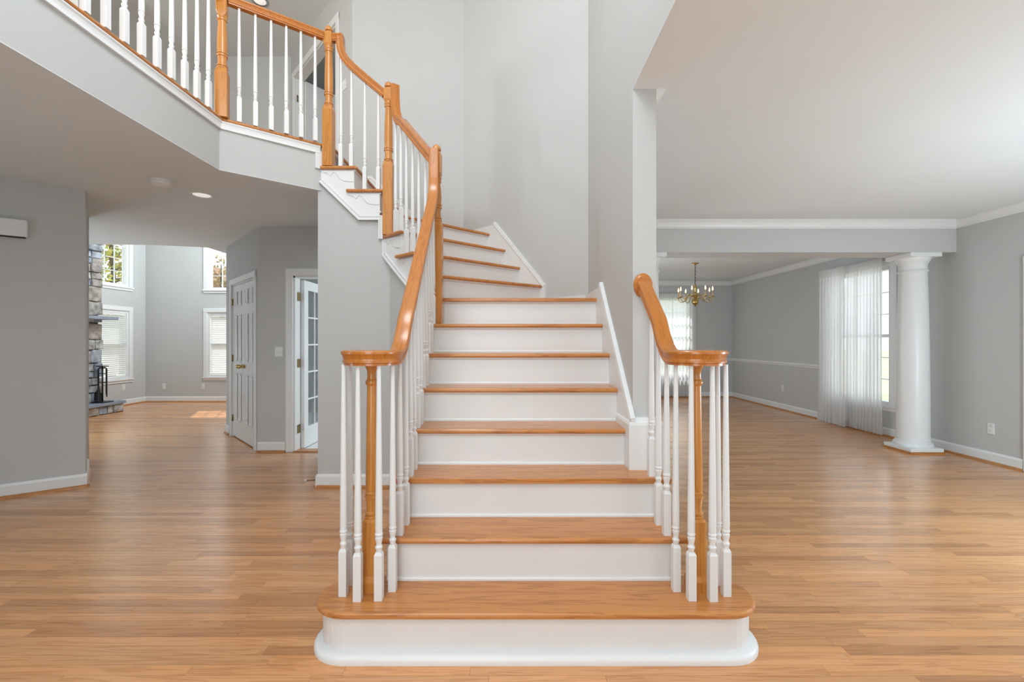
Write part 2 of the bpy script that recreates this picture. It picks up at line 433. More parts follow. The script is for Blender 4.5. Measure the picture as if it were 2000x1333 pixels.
# family room windows: left wall (y from 7.9 to 9.13), back wall (x -6.40..-5.45)
WLy0, WLy1 = 8.18, 9.14
WBx0, WBx1 = -6.39, -5.40
LZ0, LZ1, UZ0, UZ1 = .53, 1.88, 2.36, 4.2
wall('wall_family_back', (-4.4, YF), (XF, YF), 0, ZU, 1, holes=[(-4.4-WBx1, -4.4-WBx0, LZ0, LZ1), (-4.4-WBx1, -4.4-WBx0, UZ0, UZ1)])
wall('wall_family_left', (XF, YF), (XF, 4.8), 0, ZU, 1, holes=[(YF-WLy1, YF-WLy0, LZ0, LZ1), (YF-WLy1, YF-WLy0, UZ0, UZ1)])
wall('wall_left', (-3.75, 4.0), (-5.2, 2.89), 0, ZC, 1)
wall('wall_left_return', (-4.53, 4.84), (-3.765, 4.02), 0, ZC, 1, t=.05)
wall('wall_family_front', (XF, 4.84), (-4.50, 4.84), 0, ZU, 1)
wall('wall_hall_left', (-5.1, 3.0), (-5.1, -1.2), 0, ZC, 1)
clm, CLL = frame(CL0, CL1, 1)
wall('wall_closet', CL0, CL1, 0, ZC, 1, holes=[(.13, 1.21, 0, 2.03)])
wall('wall_closet_end', CL1, (-4.3, 6.90), 0, ZC, 1, t=.08)
FDX0, FDX1 = -2.52, -1.62
wall('wall_hall_back', (-1.3, YH), CL0, 0, ZC, 1, holes=[(-1.3-FDX1, -1.3-FDX0, 0, 2.03)])
wall('wall_study_back', (.6, 8.2), (-4.3, 8.2), 0, ZC, 1)
MB().box(-4.3, .65, YH+.12, 8.3, ZC, ZC+.06).build('ceiling_study', 'ceiling', kind='structure')
wall('wall_hall_right', (-1.70, 4.085), (-1.70, YH), 0, ZC, 1, t=.1)
# closet interior
MB().prism([(-2.95, 5.45), (-3.9, 6.45), (-3.9, 6.6), (-2.8, 5.45)], 0, 2.1).build('wall_closet_inside', 'dark', kind='structure')
# room behind the loft double door
b = MB(); m, L = frame(P_C, P_D, 1); b.M = m
b.box(.06, 3.0, -2.6, -2.5, ZL, ZU); b.box(.06, .16, -2.5, -.12, ZL, ZU); b.box(2.9, 3.0, -2.5, -.12, ZL, ZU)
b.build('wall_bedroom', 'wall', kind='structure')
MB(m).box(.06, 3.0, -2.6, -.12, ZL-.05, ZL).build('floor_bedroom', 'woodbase', kind='structure')
# loft slab (its underside is the hall ceiling)
loft_poly = [(-2.25, -1.2), (-2.25, 3.5), (-1.66, 3.985), (-1.60, 3.985), (-1.60, YB), P_C, P_D, (-4.0, 6.52), (-4.3, 6.40), (-4.6, 6.31), (-5.0, 6.23), (-5.5, 6.2), (XF, 6.2),
             (XF, 4.2), (-5.3, 2.8), (-5.3, -1.2)]
lo = MB().prism(loft_poly, ZC, 2.975).build('floor_loft', 'wall', kind='structure')
MB().prism([(-2.24, -1.2), (-2.24, 3.5), (-1.65, 3.975), (-1.60, 3.975), (-1.60, YB), P_C, P_D, (-4.0, 6.52), (-5.0, 6.23), (XF, 6.2), (XF, 4.2), (-5.3, 2.8), (-5.3, -1.2)], 2.975, ZL-.001).build('loft_boards', 'woodbase', lo)
def edge_sweep(path, prof, name, mat, parent, smooth=False):
    return MB().sweep(path, prof, smooth=smooth).build(name, mat, parent)
# nosing: lateral positive = to the right of travel; travel from camera to the back, right = +x (foyer side)
nos = [(-.05, .0), (.016, .0), (.024, -.006), (.027, -.0135), (.024, -.021), (.016, -.027), (-.05, -.027)]
edge_sweep([(-2.25, -1.2, ZL), (-2.25, 3.5, ZL), (-1.655, 3.985, ZL)], nos, 'nosing', 'oak_y', lo)
tr = [(-.005, -.027), (.022, -.027), (.022, -.034), (.015, -.045), (.012, -.062), (.012, -.075), (.017, -.080), (.017, -.088), (-.005, -.088)]
edge_sweep([(-2.25, -1.2, ZL), (-2.25, 3.5, ZL), (-1.675, 3.968, ZL)], tr, 'trim', 'white', lo)
MB(frame((-2.25, 3.5), (-1.66, 3.985), -1)[0]).box(.70, .762, -.002, .018, 2.78, 2.93).build('trim', 'white', lo)
# the under-loft ceiling finish
MB().prism(loft_poly, ZC-.004, ZC).build('ceiling_hall', 'ceiling', kind='structure')
MB().box(.777, XR+.2, -1.2, YD+.15, ZR, ZR+.12).build('ceiling_living_room', 'ceiling', kind='structure')
MB().box(XW, .777, -1.2, 2.45, ZR-.003, ZR).build('ceiling_header', 'ceiling', kind='structure')
MB().box(-8.0, .9, -1.2, 9.8, ZU, ZU+.12).build('ceiling_foyer', 'ceiling', kind='structure')
MB().box(.777, XR, 5.15, 5.50, 2.285, ZR).build('beam_living_room', 'wall', kind='structure')
W5y0, W5y1, W5z0, W5z1 = 6.03, 7.12, .42, 2.28
wall('wall_right', (XR, -1.2), (XR, YD), 0, ZR, 1, holes=[(W5y0+1.2, W5y1+1.2, W5z0, W5z1)])
W6x0, W6x1, W6z0, W6z1 = 3.0, 4.06, .45, 2.26
wall('wall_dining_back', (XR, YD), (.777, YD), 0, ZR, 1, holes=[(XR-W6x1, XR-W6x0, W6z0, W6z1)])
# front wall of the house, behind the camera
wall('wall_front', (-5.3, -1.2), (XR, -1.2), 0, ZU, 1, holes=[(4.2, 5.3, .3, 2.3), (6.9, 9.6, .4, 2.3), (3.2, 5.8, 3.0, 5.2)])
# crown, chair rail, baseboards
crown('trim_crown_beam', (XR, 5.15), (.777, 5.15), ZR, 1, .085)
crown('trim_crown_right', (XR, -1.2), (XR, 5.15), ZR, 1, .085)
crown('trim_crown_stair', (.777, 5.15), (.777, 2.45), ZR, 1, .06)
crown('trim_crown_dining_right', (XR, 5.5), (XR, YD), ZR, 1, .085)
crown('trim_crown_dining_back', (XR, YD), (.777, YD), ZR, 1, .085)
crown('trim_crown_dining_front', (.777, 5.5), (XR, 5.5), ZR, 1, .085)
def chair_rail(name, p0, p1):
    m, L = frame(p0, p1, 1)
    return MB(m).extr([(0, 0, .825), (0, .012, .828), (0, .014, .845), (0, .028, .862), (0, .03, .88), (0, .02, .89), (0, 0, .895)], (L, 0, 0)).build(name, 'white', kind='structure')
chair_rail('trim_chair_rail_right', (XR, 7.2), (XR, YD)); chair_rail('trim_chair_rail_back', (XR, YD), (.777, YD))
baseboard('baseboard_right', (XR, 4.47), (XR, YD)); baseboard('baseboard_dining_back', (XR, YD), (.777, YD))
baseboard('baseboard_family_back', (-4.4, YF), (XF, YF)); baseboard('baseboard_family_left', (XF, YF), (XF, 8.3))
baseboard('baseboard_left', (-3.74, 4.008), (-5.2, 2.89)); baseboard('baseboard_left_return', (-4.2, 4.5), (-3.755, 4.0))
baseboard('baseboard_hall_back', (-2.61, YH), CL0); baseboard('baseboard_closet', (CL0[0]+(CL1[0]-CL0[0])*.86, CL0[1]+(CL1[1]-CL0[1])*.86), CL1)
baseboard('baseboard_stair', (-1.06, 3.985), (-1.705, 3.985))
baseboard('baseboard_stair_angle', (-.575, 3.53), (-1.07, 3.985))
baseboard('baseboard_stair_side', (-.567, 2.13), (-.567, 3.53))
baseboard('baseboard_right_front', (XR, -1.2), (XR, 3.44))
baseboard('baseboard_hall_right', (-1.70, 3.97), (-1.70, YH))
# casing at the near end of the right wall and on the hall return
m, L = frame((-4.53, 4.84), (-3.75, 4.0), 1)
MB(m).box(-.01, .10, 0, .022, 0, 2.14).box(.0, .55, 0, .022, 2.06, 2.14).build('trim_hall_casing', 'white', kind='structure', weld=True)
# outside
MB().box(-60, 60, 9.75, 80, -.5, -.3).build('lawn_back', 'lawn', kind='structure')
MB().box(-60, -8.3, -30, 9.75, -.5, -.3).build('lawn_left', 'lawn', kind='structure')
MB().box(5.3, 60, -30, 9.75, -.5, -.3).build('driveway_side', 'concrete', kind='structure')
MB().box(-8.3, 5.3, -30, -1.2, -.5, -.15).build('driveway', 'concrete', kind='structure')

# ------------------------------------------------------------------ staircase
st = empty('staircase', (.1, 1.8, 0), 'white staircase with oak treads that winds up to the left', 'staircase')
TT = .027
def stadium(x0, x1, y0, y1, n=14, r=None):
    r = r or (y1-y0)/2; yc = y0+r
    pts = []
    for i in range(n+1):
        a = -PI/2 - PI*i/n
        pts.append((x0+r+r*math.cos(a), yc+r*math.sin(a)))
    for i in range(n+1):
        a = PI/2 - PI*i/n
        pts.append((x1-r+r*math.cos(a), yc+r*math.sin(a)))
    return pts
def tread(poly, k, mat='oak'):
    return MB().prism(poly, RISE*k-TT, RISE*k).build('tread', mat, st, bevel=(.011, 3))
def riser(A, B, k, t=.018):
    """white board under tread k along A->B (2-D), facing left-hand... placed behind the line"""
    A = Vector(A); B = Vector(B); d = (B-A).normalized(); n = Vector((-d.y, d.x))
    def q(o0, o1): return [tuple(A+n*o0), tuple(B+n*o0), tuple(B+n*o1), tuple(A+n*o1)]
    z0 = RISE*(k-1); z1 = RISE*k-TT
    r = MB().prism(q(0, t), z0, z1).build('riser', 'white', st)
    mb = MB(); pr = [(0, 0), (-.008, 0), (-.008, .009), (-.004, .014), (0, .015)]
    mb.extr([(*(A+n*u), z0+v) for u, v in pr], (B.x-A.x, B.y-A.y, 0)).build('base_moulding', 'white', r)
    pr = [(0, 0), (-.014, 0), (-.013, -.006), (-.006, -.013), (0, -.015)]
    MB().extr([(*(A+n*u), z1+v) for u, v in pr], (B.x-A.x, B.y-A.y, 0)).build('cove_moulding', 'white', r)
    return r
XL, XO = -.60, .79       # open side overhangs
OV = .03
# starting step
tread(stadium(-.825, 1.025, 1.80, 2.10), 1)
MB().prism(stadium(-.800, 1.0, 1.827, 2.073), 0, RISE-TT).build('riser', 'white', st)
mbm = MB(); prof = [(.0, .0), (.0, .020), (-.008, .034), (-.018, .044), (-.027, .048)]
mbm.loft([[(x, y, z) for x, y in stadium(-.825-o*1.0, 1.025+o, 1.800-o, 2.100+o)] for o, z in [(.010, 0), (.010, .016), (.005, .026), (-.008, .034), (-.026, .037)]], smooth=True)
mbm.build('base_moulding', 'white', st)
for k in range(2, 8):
    xr = XO if k <= 3 else .632
    y0, y1 = ny(k), ny(k+1)+OV+.01
    if k <= 3:
        poly = [(XL, y0), (xr, y0), (xr, y1+.05), (xr-.04, y1+.05), (xr-.04, y1), (XL+.04, y1), (XL+.04, y1+.05), (XL, y1+.05)]
        if k == 3: poly = [(XL, y0), (xr, y0), (xr, 2.47), (.6, 2.52), (.6, y1), (XL+.04, y1), (XL+.04, y1+.05), (XL, y1+.05)]
    else:
        poly = [(XL, y0), (xr, y0), (xr, y1), (XL+.04, y1), (XL+.04, y1+.05), (XL, y1+.05)]
    tread(poly, k)
for k in range(2, 9):
    riser((XL+.035, ny(k)+OV), ((XO-.035) if k <= 3 else .632, ny(k)+OV), k)
# winders
I = {9: (-.640, 3.500), 10: (-.780, 3.625), 11: (-.930, 3.760), 12: (-1.080, 3.915)}
O = {9: (.285, 4.225), 10: (.085, 4.425), 11: (-.06, 4.57), 12: (-.225, 4.735)}
sd = Vector((-.755, .655))
tread([(XL, ny(8)), (.632, ny(8)), (.632, 3.87), (.26, 4.24), (O[9][0]-.02, O[9][1]+.03), (I[9][0]+.02, I[9][1]+.05), (I[9][0]-.03, I[9][1]+.07), (-.68, 3.545), (XL, 3.47)], 8)
def back(p, q, d=.04):
    v = (Vector(q)-Vector(p)).normalized(); n = Vector((-v.y, v.x)); return n*d
for k in (9, 10, 11):
    n = back(I[k+1], O[k+1]); v = (Vector(O[k+1])-Vector(I[k+1])).normalized()
    i2 = Vector(I[k+1]); o2 = Vector(O[k+1])
    a = i2+v*.05+n; bb = i2+v*.05+sd*.075; cc = i2+sd*.075
    tread([I[k], O[k], tuple(o2+n), tuple(a), tuple(bb), tuple(cc)], k)
tread([I[12], O[12], (-.50, 5.02), (-.55, 5.055), (-1.16, 5.055), (-1.16, 3.995), (-1.10, 3.995), (-1.10, 3.945)], 12)
for k in (9, 10, 11, 12):
    n = back(I[k], O[k], OV); v = (Vector(O[k])-Vector(I[k])).normalized()
    riser(tuple(Vector(I[k])+n+v*.03), tuple(Vector(O[k])+n), k)
X13, X14, X15 = -1.12, -1.345, -1.57
YI = 3.935
tread([(X13, YI), (X13, 5.055), (X14-.04, 5.055), (X14-.04, YI+.05), (X13-.32, YI+.05), (X13-.32, YI)], 13, 'oak_y')
tread([(X14, YI), (X14, 5.055), (X15-.04, 5.055), (X15-.04, YI+.05), (X14-.32, YI+.05), (X14-.32, YI)], 14, 'oak_y')
for k, x in ((13, X13), (14, X14), (15, X15)):
    riser((x-OV, YI+.028), (x-OV, 5.055), k)
MB().box(X15-.06, X15, 4.0, 5.055, ZL-.027, ZL).build('tread', 'oak_y', st, bevel=(.011, 3))
# stringers (white, open side)
def stringer_a():
    pts = [(2.10, .19), (2.10, .373)]
    pts = [(2.085, .18)]
    for k in range(2, 9):
        pts += [(ny(k)+OV+.002, RISE*k-TT-.0) if k > 2 else (2.085, RISE*k-TT)]
        pts += [((ny(k+1)+OV+.002) if k < 8 else 3.52, RISE*k-TT)]
    pts += [(3.52, 1.43)]
    return pts
for xx in (-.566,):
    MB().extr([(xx, y, z) for y, z in stringer_a()], (.02, 0, 0)).build('stringer', 'white', st)
MB().extr([(.757-.02, y, z) for y, z in [(2.085, .0), (2.085, .373), (2.282, .373), (2.282, .573), (2.46, .573), (2.46, 0)]], (.02, 0, 0)).build('stringer', 'white', st)
mB, LB = frame((-.60, 3.49), (-1.13, 3.95), -1)   # local y = toward stairs
MB(mB).extr([(s_, .03, z) for s_, z in [(0, 1.40), (0, 1.573), (.067, 1.573), (.067, 1.773), (.25, 1.773), (.25, 1.973), (.456, 1.973), (.456, 2.173), (.715, 2.173), (.715, 2.02)]], (0, .02, 0)).build('stringer', 'white', st)
MB().extr([(x, 3.965, z) for x, z in [(-1.10, 2.19), (-1.10, 2.371), (-1.153, 2.371), (-1.153, 2.573), (-1.378, 2.573), (-1.378, 2.773), (-1.665, 2.773), (-1.665, 2.68), (-1.617, 2.634), (-1.327, 2.353), (-1.154, 2.353), (-1.154, 2.19)]], (0, .02, 0)).build('stringer', 'white', st)
# moulding along the lower edge of the upper stringer
mp_ = [(-.0, -.02), (.012, -.02), (.012, -.008), (.006, -.004), (.006, .004), (.014, .008), (.014, .02), (0, .02)]
def edge_mould(pts, off, name='stringer_moulding'):
    mb = MB(); pts = [Vector(p) for p in pts]; rings = []
    for i, p in enumerate(pts):
        if i == 0: a = b_ = (pts[1]-pts[0]).normalized()
        elif i == len(pts)-1: a = b_ = (pts[-1]-pts[-2]).normalized()
        else: a = (pts[i]-pts[i-1]).normalized(); b_ = (pts[i+1]-pts[i]).normalized()
        t = (a+b_).normalized(); k = 1/max(.5, t.dot(a)); out = Vector(off).normalized(); up = t.cross(out).normalized()
        rings.append([p+out*u+up*(v*k) for u, v in mp_])
    mb.loft(rings, smooth=False); return mb.build(name, 'white', st)
edge_mould([(-1.665, 3.965, 2.68), (-1.617, 3.965, 2.634), (-1.327, 3.965, 2.353), (-1.142, 3.965, 2.353), (-1.142, 3.965, 2.17)], (0, -1, 0))
edge_mould([tuple(mB @ Vector((s_, .03, z))) for s_, z in [(.708, 2.17), (.708, 2.035), (.64, 1.975), (0, 1.44)]], tuple(-(mB.to_3x3() @ Vector((0, 1, 0)))))
# scroll brackets
brk = [(0, 0), (.265, 0), (.265, -.018), (.235, -.020), (.222, -.030), (.208, -.046), (.196, -.040), (.186, -.022), (.168, -.016), (.150, -.026), (.136, -.050), (.118, -.074), (.092, -.088), (.066, -.094), (.03, -.097), (0, -.097)]
def bracket(mat4, u0, ztop, sc=1.0):
    MB(mat4).extr([(u0+u*sc, 0, ztop+v) for u, v in brk], (0, .006, 0)).build('scroll_bracket', 'white', st)
mC, _ = frame((-1.154, 3.959), (-2, 3.959), -1)
bracket(mC, .0, 2.565); bracket(mC, .225, 2.765)
mBB = mB @ Matrix.Translation((0, .024, 0))
bracket(mBB, .067, 1.765, .85); bracket(mBB, .25, 1.965, .9); bracket(mBB, .456, 2.165, .92)
# wall below the stairs
b = MB().extr([(x, 3.985, z) for x, z in [(-1.70, 0), (-1.07, 0), (-1.07, 2.36), (-1.34, 2.36), (-1.58, 2.597), (-1.70, 2.597)]], (0, .1, 0))
mW, LW = frame((-1.07, 3.985), (-.575, 3.53), 1)
b.M = mW; b.extr([(0, 0, 0), (LW, 0, 0), (LW, 0, 1.45), (0, 0, 2.05)], (0, .08, 0)); b.M = None
b.extr([(-.565, y, z) for y, z in [(3.53, 0), (3.53, 1.45), (2.10, .18), (2.10, 0)]], (.06, 0, 0))
b.build('wall_under_stairs', 'wall', kind='structure', weld=True)
# skirts on the wall side
def skirt(mat4, poly, cap, name='skirt_board', th=.022):
    o = MB(mat4).extr([(u, 0, z) for u, z in poly], (0, th, 0)).build(name, 'white', st)
    mb = MB(mat4)
    mp = [(0, -.030), (.026, -.030), (.028, -.022), (.026, -.014), (.026, -.006), (.024, .002), (.012, .004), (0, .004)]
    pts = [Vector((u, 0, z)) for u, z in cap]; rings = []
    for i, p in enumerate(pts):
        a = (pts[i]-pts[i-1]).normalized() if i else (pts[1]-pts[0]).normalized()
        c2 = (pts[i+1]-pts[i]).normalized() if i < len(pts)-1 else a
        t = (a+c2).normalized(); k = 1/max(.6, t.dot(a)); up = Vector((-t.z, 0, t.x))
        rings.append([p+Vector((0, 1, 0))*u+up*(v*k) for u, v in mp])
    mb.loft(rings, smooth=False); mb.build('cap_moulding', 'white', o)
    return o
mR, LR = frame((XW, 2.40), P_A, 1)
skirt(mR, [(0, .45), (0, .87), (.86, 1.70), (.90, 1.67), (1.48, 1.67), (1.48, 1.4)], [(.0, .87), (.865, 1.70)])
mD, LD = frame(P_A, P_B, 1)
skirt(mD, [(0, 1.5), (0, 1.67), (.47, 1.67), (.47, 1.80), (1.15, 2.50), (1.19, 2.48), (LD, 2.48), (LD, 1.6)], [(.475, 1.80), (1.155, 2.505)])
mE, LE = frame(P_B, P_C, 1)
skirt(mE, [(0, 2.2), (0, 2.48), (.53, 2.48), (.56, 2.70), (1.02, 3.11), (1.24, 3.11), (1.24, 2.7)], [(.56, 2.70), (1.02, 3.11), (1.24, 3.11)])
# plinth of the wall end standing on the third tread
pb = MB().box(.616, .80, 2.395, 2.70, .6, .835)
pb.loft([[(.616+o, 2.395+o, z), (.80-o, 2.395+o, z), (.80-o, 2.7, z), (.616+o, 2.7, z)] for o, z in [(0, .835), (.004, .848), (.014, .855), (.020, .868), (.03, .872)]], smooth=False)
pb.build('trim_wall_end_plinth', 'white', kind='structure')

# ------------------------------------------------------------------ balustrades
RP = [(.022, -.031), (.022, -.022), (.028, -.019), (.028, -.012), (.0245, -.004), (.028, .010), (.034, .018), (.034, .026), (.030, .031), (.018, .033)]
RP = RP + [(-u, v) for u, v in RP[::-1]]
_bc = {}
def baluster_mesh(h, blk=.2):
    k = (round(h, 3), blk)
    if k in _bc: return _bc[k]
    mb = MB()
    mb.sqloft([(.0165, 0), (.0165, blk-.012), (.0115, blk)], cham=.06)
    q = blk
    pr = [(.0115, q-.004), (.0125, q+.010), (.0155, q+.016), (.0155, q+.022), (.0120, q+.026), (.0110, q+.034), (.0140, q+.046), (.0155, q+.054), (.0160, q+.060), (.0135, q+.063), (.0135, q+.067), (.0165, q+.070), (.0165, q+.077),
          (.0145, q+.080), (.0155, q+.095), (.0150, q+.16)]
    n = 6; z0 = q+.16
    for i in range(1, n+1): pr.append((.0150+(.0088-.0150)*i/n, z0+(h-z0)*i/n))
    mb.lathe(pr, n=12)
    me = bpy.data.meshes.new('baluster')
    me.from_pydata([tuple(v) for v in mb.v], [], mb.f)
    for p, s_ in zip(me.polygons, mb.sm): p.use_smooth = s_
    bm = bmesh.new(); bm.from_mesh(me); bmesh.ops.recalc_face_normals(bm, faces=bm.faces); sharpen(bm); bm.to_mesh(me); bm.free()
    me.materials.append(M['white']); _bc[k] = me
    return me
def baluster(par, x, y, z0, z1, rot=0.0, blk=.2):
    return inst('baluster', baluster_mesh(z1-z0, blk), (x, y, z0), par, rot)
def newel(par, x, y, z0, prof_sq, prof_r, block=None, ball=None, rot=0.0, name='newel_post'):
    mb = MB()
    mb.sqloft(prof_sq, (x, y, z0), rot, cham=.10)
    mb.lathe(prof_r, (x, y, z0), 20)
    if block: mb.sqloft(block, (x, y, z0), rot, cham=.12)
    o = mb.build(name, 'newel', par)
    if ball: MB().lathe(ball, (x, y, z0), 18).build('finial', 'newel', o)
    return o
def landing_newel(par, x, y, z0, sq, lo_r, up_b, H, rot=0.0):
    """sq: top of square base, lo_r: (ring z), up_b: bottom of upper block, H: top of ball (all above z0)"""
    h = .043; q = sq
    psq = [(h, 0), (h, q-.035), (h*.80, q)]
    pr = [(.034, q-.01), (.038, q), (.0405, q+.007), (.038, q+.013), (.033, q+.015), (.033, q+.018), (.038, q+.020), (.038, q+.028), (.034, q+.031), (.031, q+.05), (.030, q+.072), (.033, q+.090), (.033, q+.094), (.038, q+.096), (.0395, q+.102), (.038, q+.108), (.034, q+.110), (.034, q+.114), (.038, q+.116), (.038, q+.123), (.034, q+.126)]
    zt = up_b-.055
    pr += [(.036, q+.18), (.034, q+.18+(zt-q-.18)*.5), (.028, zt-.01), (.029, zt), (.034, zt+.004), (.035, zt+.012), (.031, zt+.016), (.033, zt+.024), (.037, zt+.03), (.037, zt+.038), (.032, zt+.042), (.030, zt+.065)]
    bt = H-.062
    blk = [(.027, up_b-.012), (.036, up_b+.012), (.036, bt-.012), (.030, bt)]
    ball = [(.012, bt-.005), (.020, bt), (.020, bt+.010), (.031, bt+.014), (.034, bt+.022), (.032, bt+.034), (.024, bt+.048), (.012, bt+.058), (.002, H)]
    return newel(par, x, y, z0, psq, pr, blk, ball, rot)
def volute_newel(par, x, y):
    q = .31
    psq = [(.040, 0), (.040, .045), (.036, .055), (.030, .068), (.030, q-.012), (.026, q)]
    pr = [(.024, q-.01), (.0275, q), (.029, q+.006), (.0275, q+.012), (.0235, q+.014), (.0235, q+.017), (.0275, q+.019), (.0275, q+.027), (.024, q+.030), (.0215, q+.045), (.0235, q+.066), (.0250, q+.084), (.0250, q+.088), (.0285, q+.090), (.0285, q+.098), (.0245, q+.100), (.0245, q+.104), (.027, q+.106), (.027, q+.112), (.0245, q+.115),
          (.0255, q+.16), (.0235, q+.30), (.0195, .875), (.0195, .885), (.0255, .892), (.0265, .900), (.0255, .908), (.0200, .914), (.0185, .930), (.0195, .950), (.0270, .966), (.0285, .974), (.0285, .985)]
    mb = MB(); mb.sqloft(psq, (x, y, .2), 0, cham=.08); mb.lathe(pr, (x, y, .2), 20)
    return mb.build('newel_post', 'newel', par)
XC = .0965            # mirror line of the lower flight
VZ = 1.208            # centre height of the level volute rail
def volute_path(sgn):
    """from the rail down to the volute; returns (points) spiral last->first reversed"""
    cx, cy, r = -.612, 1.985, .102
    pts = []
    for i in range(0, 19):
        a = math.radians(140) + math.radians(220)*i/18       # from back-left round the front to east
        rr = r-.012*(1-i/18)
        pts.append(Vector((cx+rr*math.cos(a), cy+rr*math.sin(a), VZ)))
    return pts
def mirror(p): return Vector((2*XC-p[0], p[1], p[2]))
def railx(y): return -.510-.045*(y-2.2)/1.04
def railz(y): return 1.384+.889*(y-2.2)
VP = volute_path(1)
ease = []
for i in range(1, 9):
    t = i/8; y = 1.985+.20*t
    # ease from level into the slope
    ease.append(Vector((-.510, y, VZ+ (railz(2.185)-VZ)*(t**2.1))))
left_lower = VP + ease
y = 2.24
while y < 3.10: left_lower.append(Vector((railx(y), y, railz(y)))); y += .2
# gooseneck at the first landing newel
for yy, zz in [(3.12, railz(3.12)), (3.17, 2.262), (3.205, 2.310), (3.228, 2.37), (3.238, 2.45), (3.240, 2.55), (3.240, 2.645)]:
    left_lower.append(Vector((railx(yy), yy, zz)))
def rail_mesh(par, pts, name='handrail', nofix=None):
    mb = MB(); pts = [Vector(p) for p in pts]; rings = []; lat = None
    for i, p in enumerate(pts):
        t = (pts[min(i+1, len(pts)-1)]-pts[max(i-1, 0)]).normalized(); h = Vector((t.x, t.y, 0))
        if lat is None or h.length > .25: h.normalize(); lat = Vector((h.y, -h.x, 0))
        up = lat.cross(t).normalized()
        rings.append([p+lat*u+up*v for u, v in RP])
    mb.loft(rings, True); o = mb.build(name, 'rail', par)
    return o
def hub(par, c):
    pr = [(.030, -.030), (.052, -.030), (.052, -.021), (.060, -.018), (.060, -.012), (.056, -.004), (.060, .008), (.068, .016), (.068, .023), (.060, .030), (.040, .033), (.004, .034)]
    MB().lathe(pr, (c[0], c[1], VZ), 24).build('volute_cap', 'rail', par)

lr = empty('stair_railing', (-.61, 1.98, .2), 'long oak handrail with white balusters climbing the left side of the stairs', 'railing')
rail_mesh(lr, left_lower); hub(lr, (-.612, 1.985))
volute_newel(lr, -.612, 1.985)
vb = [(-.716, 1.935), (-.642, 1.897), (-.556, 1.902), (-.517, 1.972), (-.722, 2.024)]
for x, y in vb: baluster(lr, x, y, .2, VZ-.028)
# straight flight
def bx(y): return railx(y) if y > 2.2 else -.510
for k in range(2, 8):
    for dy in ((.045, .160) if k < 7 else (.045,)):
        y = ny(k)+dy; z = RISE*k
        zt = railz(y)-.045 if y > 2.185 else VZ+(railz(2.185)-VZ)*(((y-1.985)/.2)**2.1)-.035
        baluster(lr, bx(y), y, z, zt)
N1 = (-.545, 3.285); N2 = (-1.075, 3.965); N3 = (-1.600, 3.975)
landing_newel(lr, N1[0], N1[1], 1.4, .74, 0, 1.075, 1.300)
landing_newel(lr, N2[0], N2[1], 2.2, .635, 0, 1.165, 1.340)
landing_newel(lr, N3[0], N3[1], 2.8, .525, 0, 1.055, 1.235)
# rail from first newel diagonally up to the second
G2 = Vector((-1.000, 3.875, 0)); S2 = Vector((-.575, 3.325, 0))
up = []
def lerp(a, c, t): return a+(c-a)*t
for t in (0, .2, .4, .6, .78): p = lerp(S2, G2, t); up.append(Vector((p.x, p.y, 2.600+.62*t)))
for t, z in ((.87, 3.115), (.93, 3.165), (.97, 3.225), (.99, 3.29), (1.0, 3.36), (1.0, 3.455)): p = lerp(S2, G2, t); up.append(Vector((p.x, p.y, z)))
rail_mesh(lr, up)
def up1(t): return 2.600+.62*t
for (x, y, k) in [(-.990, 3.875, 11), (-.930, 3.815, 11), (-.868, 3.745, 10), (-.800, 3.670, 10), (-.735, 3.595, 9), (-.670, 3.530, 9), (-.606, 3.440, 8)]:
    t = (Vector((x, y, 0))-S2).length/(G2-S2).length
    zt = up1(t)-.045 if t < .8 else (up1(t)-.02 if t < .93 else 3.17)
    baluster(lr, x, y, RISE*k, zt, .72)
# rail from second newel to the third
u2 = [(-1.105, 3.965, 3.425), (-1.20, 3.967, 3.505), (-1.30, 3.969, 3.590), (-1.38, 3.970, 3.660), (-1.435, 3.971, 3.715), (-1.470, 3.971, 3.765), (-1.490, 3.972, 3.82), (-1.497, 3.972, 3.87), (-1.500, 3.972, 3.935)]
rail_mesh(lr, u2)
rail_mesh(lr, [(-1.475, 3.972, 3.922), (-1.52, 3.973, 3.922), (-1.58, 3.974, 3.922)])
def u2z(x):
    for (a, _, za), (c, _, zc) in zip(u2, u2[1:]):
        if c <= x <= a: return za+(zc-za)*(x-a)/(c-a)
    return 3.8
for x, k in ((-1.165, 13), (-1.283, 13), (-1.400, 14), (-1.492, 14)):
    baluster(lr, x, 3.970, RISE*k, min(u2z(x)-.042, 3.78))
# right short railing
rr_ = empty('stair_railing', (.805, 1.98, .2), 'short oak handrail curling in a volute right of the lowest steps', 'railing')
rpath = [mirror(p) for p in VP] + [mirror(p) for p in ease]
for y in (2.22, 2.28, 2.34, 2.40, 2.445): rpath.append(Vector((.703, y, railz(y)*.0+railz(2.185)+.80*(y-2.185))))
rail_mesh(rr_, rpath); c = mirror((-.612, 1.985, 0)); hub(rr_, c); volute_newel(rr_, c.x, c.y)
for x, y in vb: baluster(rr_, 2*XC-x, y, .2, VZ-.028)
for k in (2, 3):
    for dy in ((.045, .160) if k == 2 else (.045,)):
        y = ny(k)+dy
        zt = railz(2.185)+.80*(y-2.185)-.04 if y > 2.185 else VZ+(railz(2.185)-VZ)*(((y-1.985)/.2)**2.1)-.035
        baluster(rr_, .703, y, RISE*k, zt)
ros = MB(Matrix.Translation((.703, 2.45, railz(2.185)+.80*(2.445-2.185))) @ Matrix.Rotation(PI/2, 4, 'X') @ Matrix.Diagonal((.78, 1.0, 1, 1)))
ros.lathe([(.062, -.001), (.066, .006), (.064, .014), (.056, .018), (.050, .024), (.002, .025)], n=28)
ros.build('rosette', 'rail', rr_)
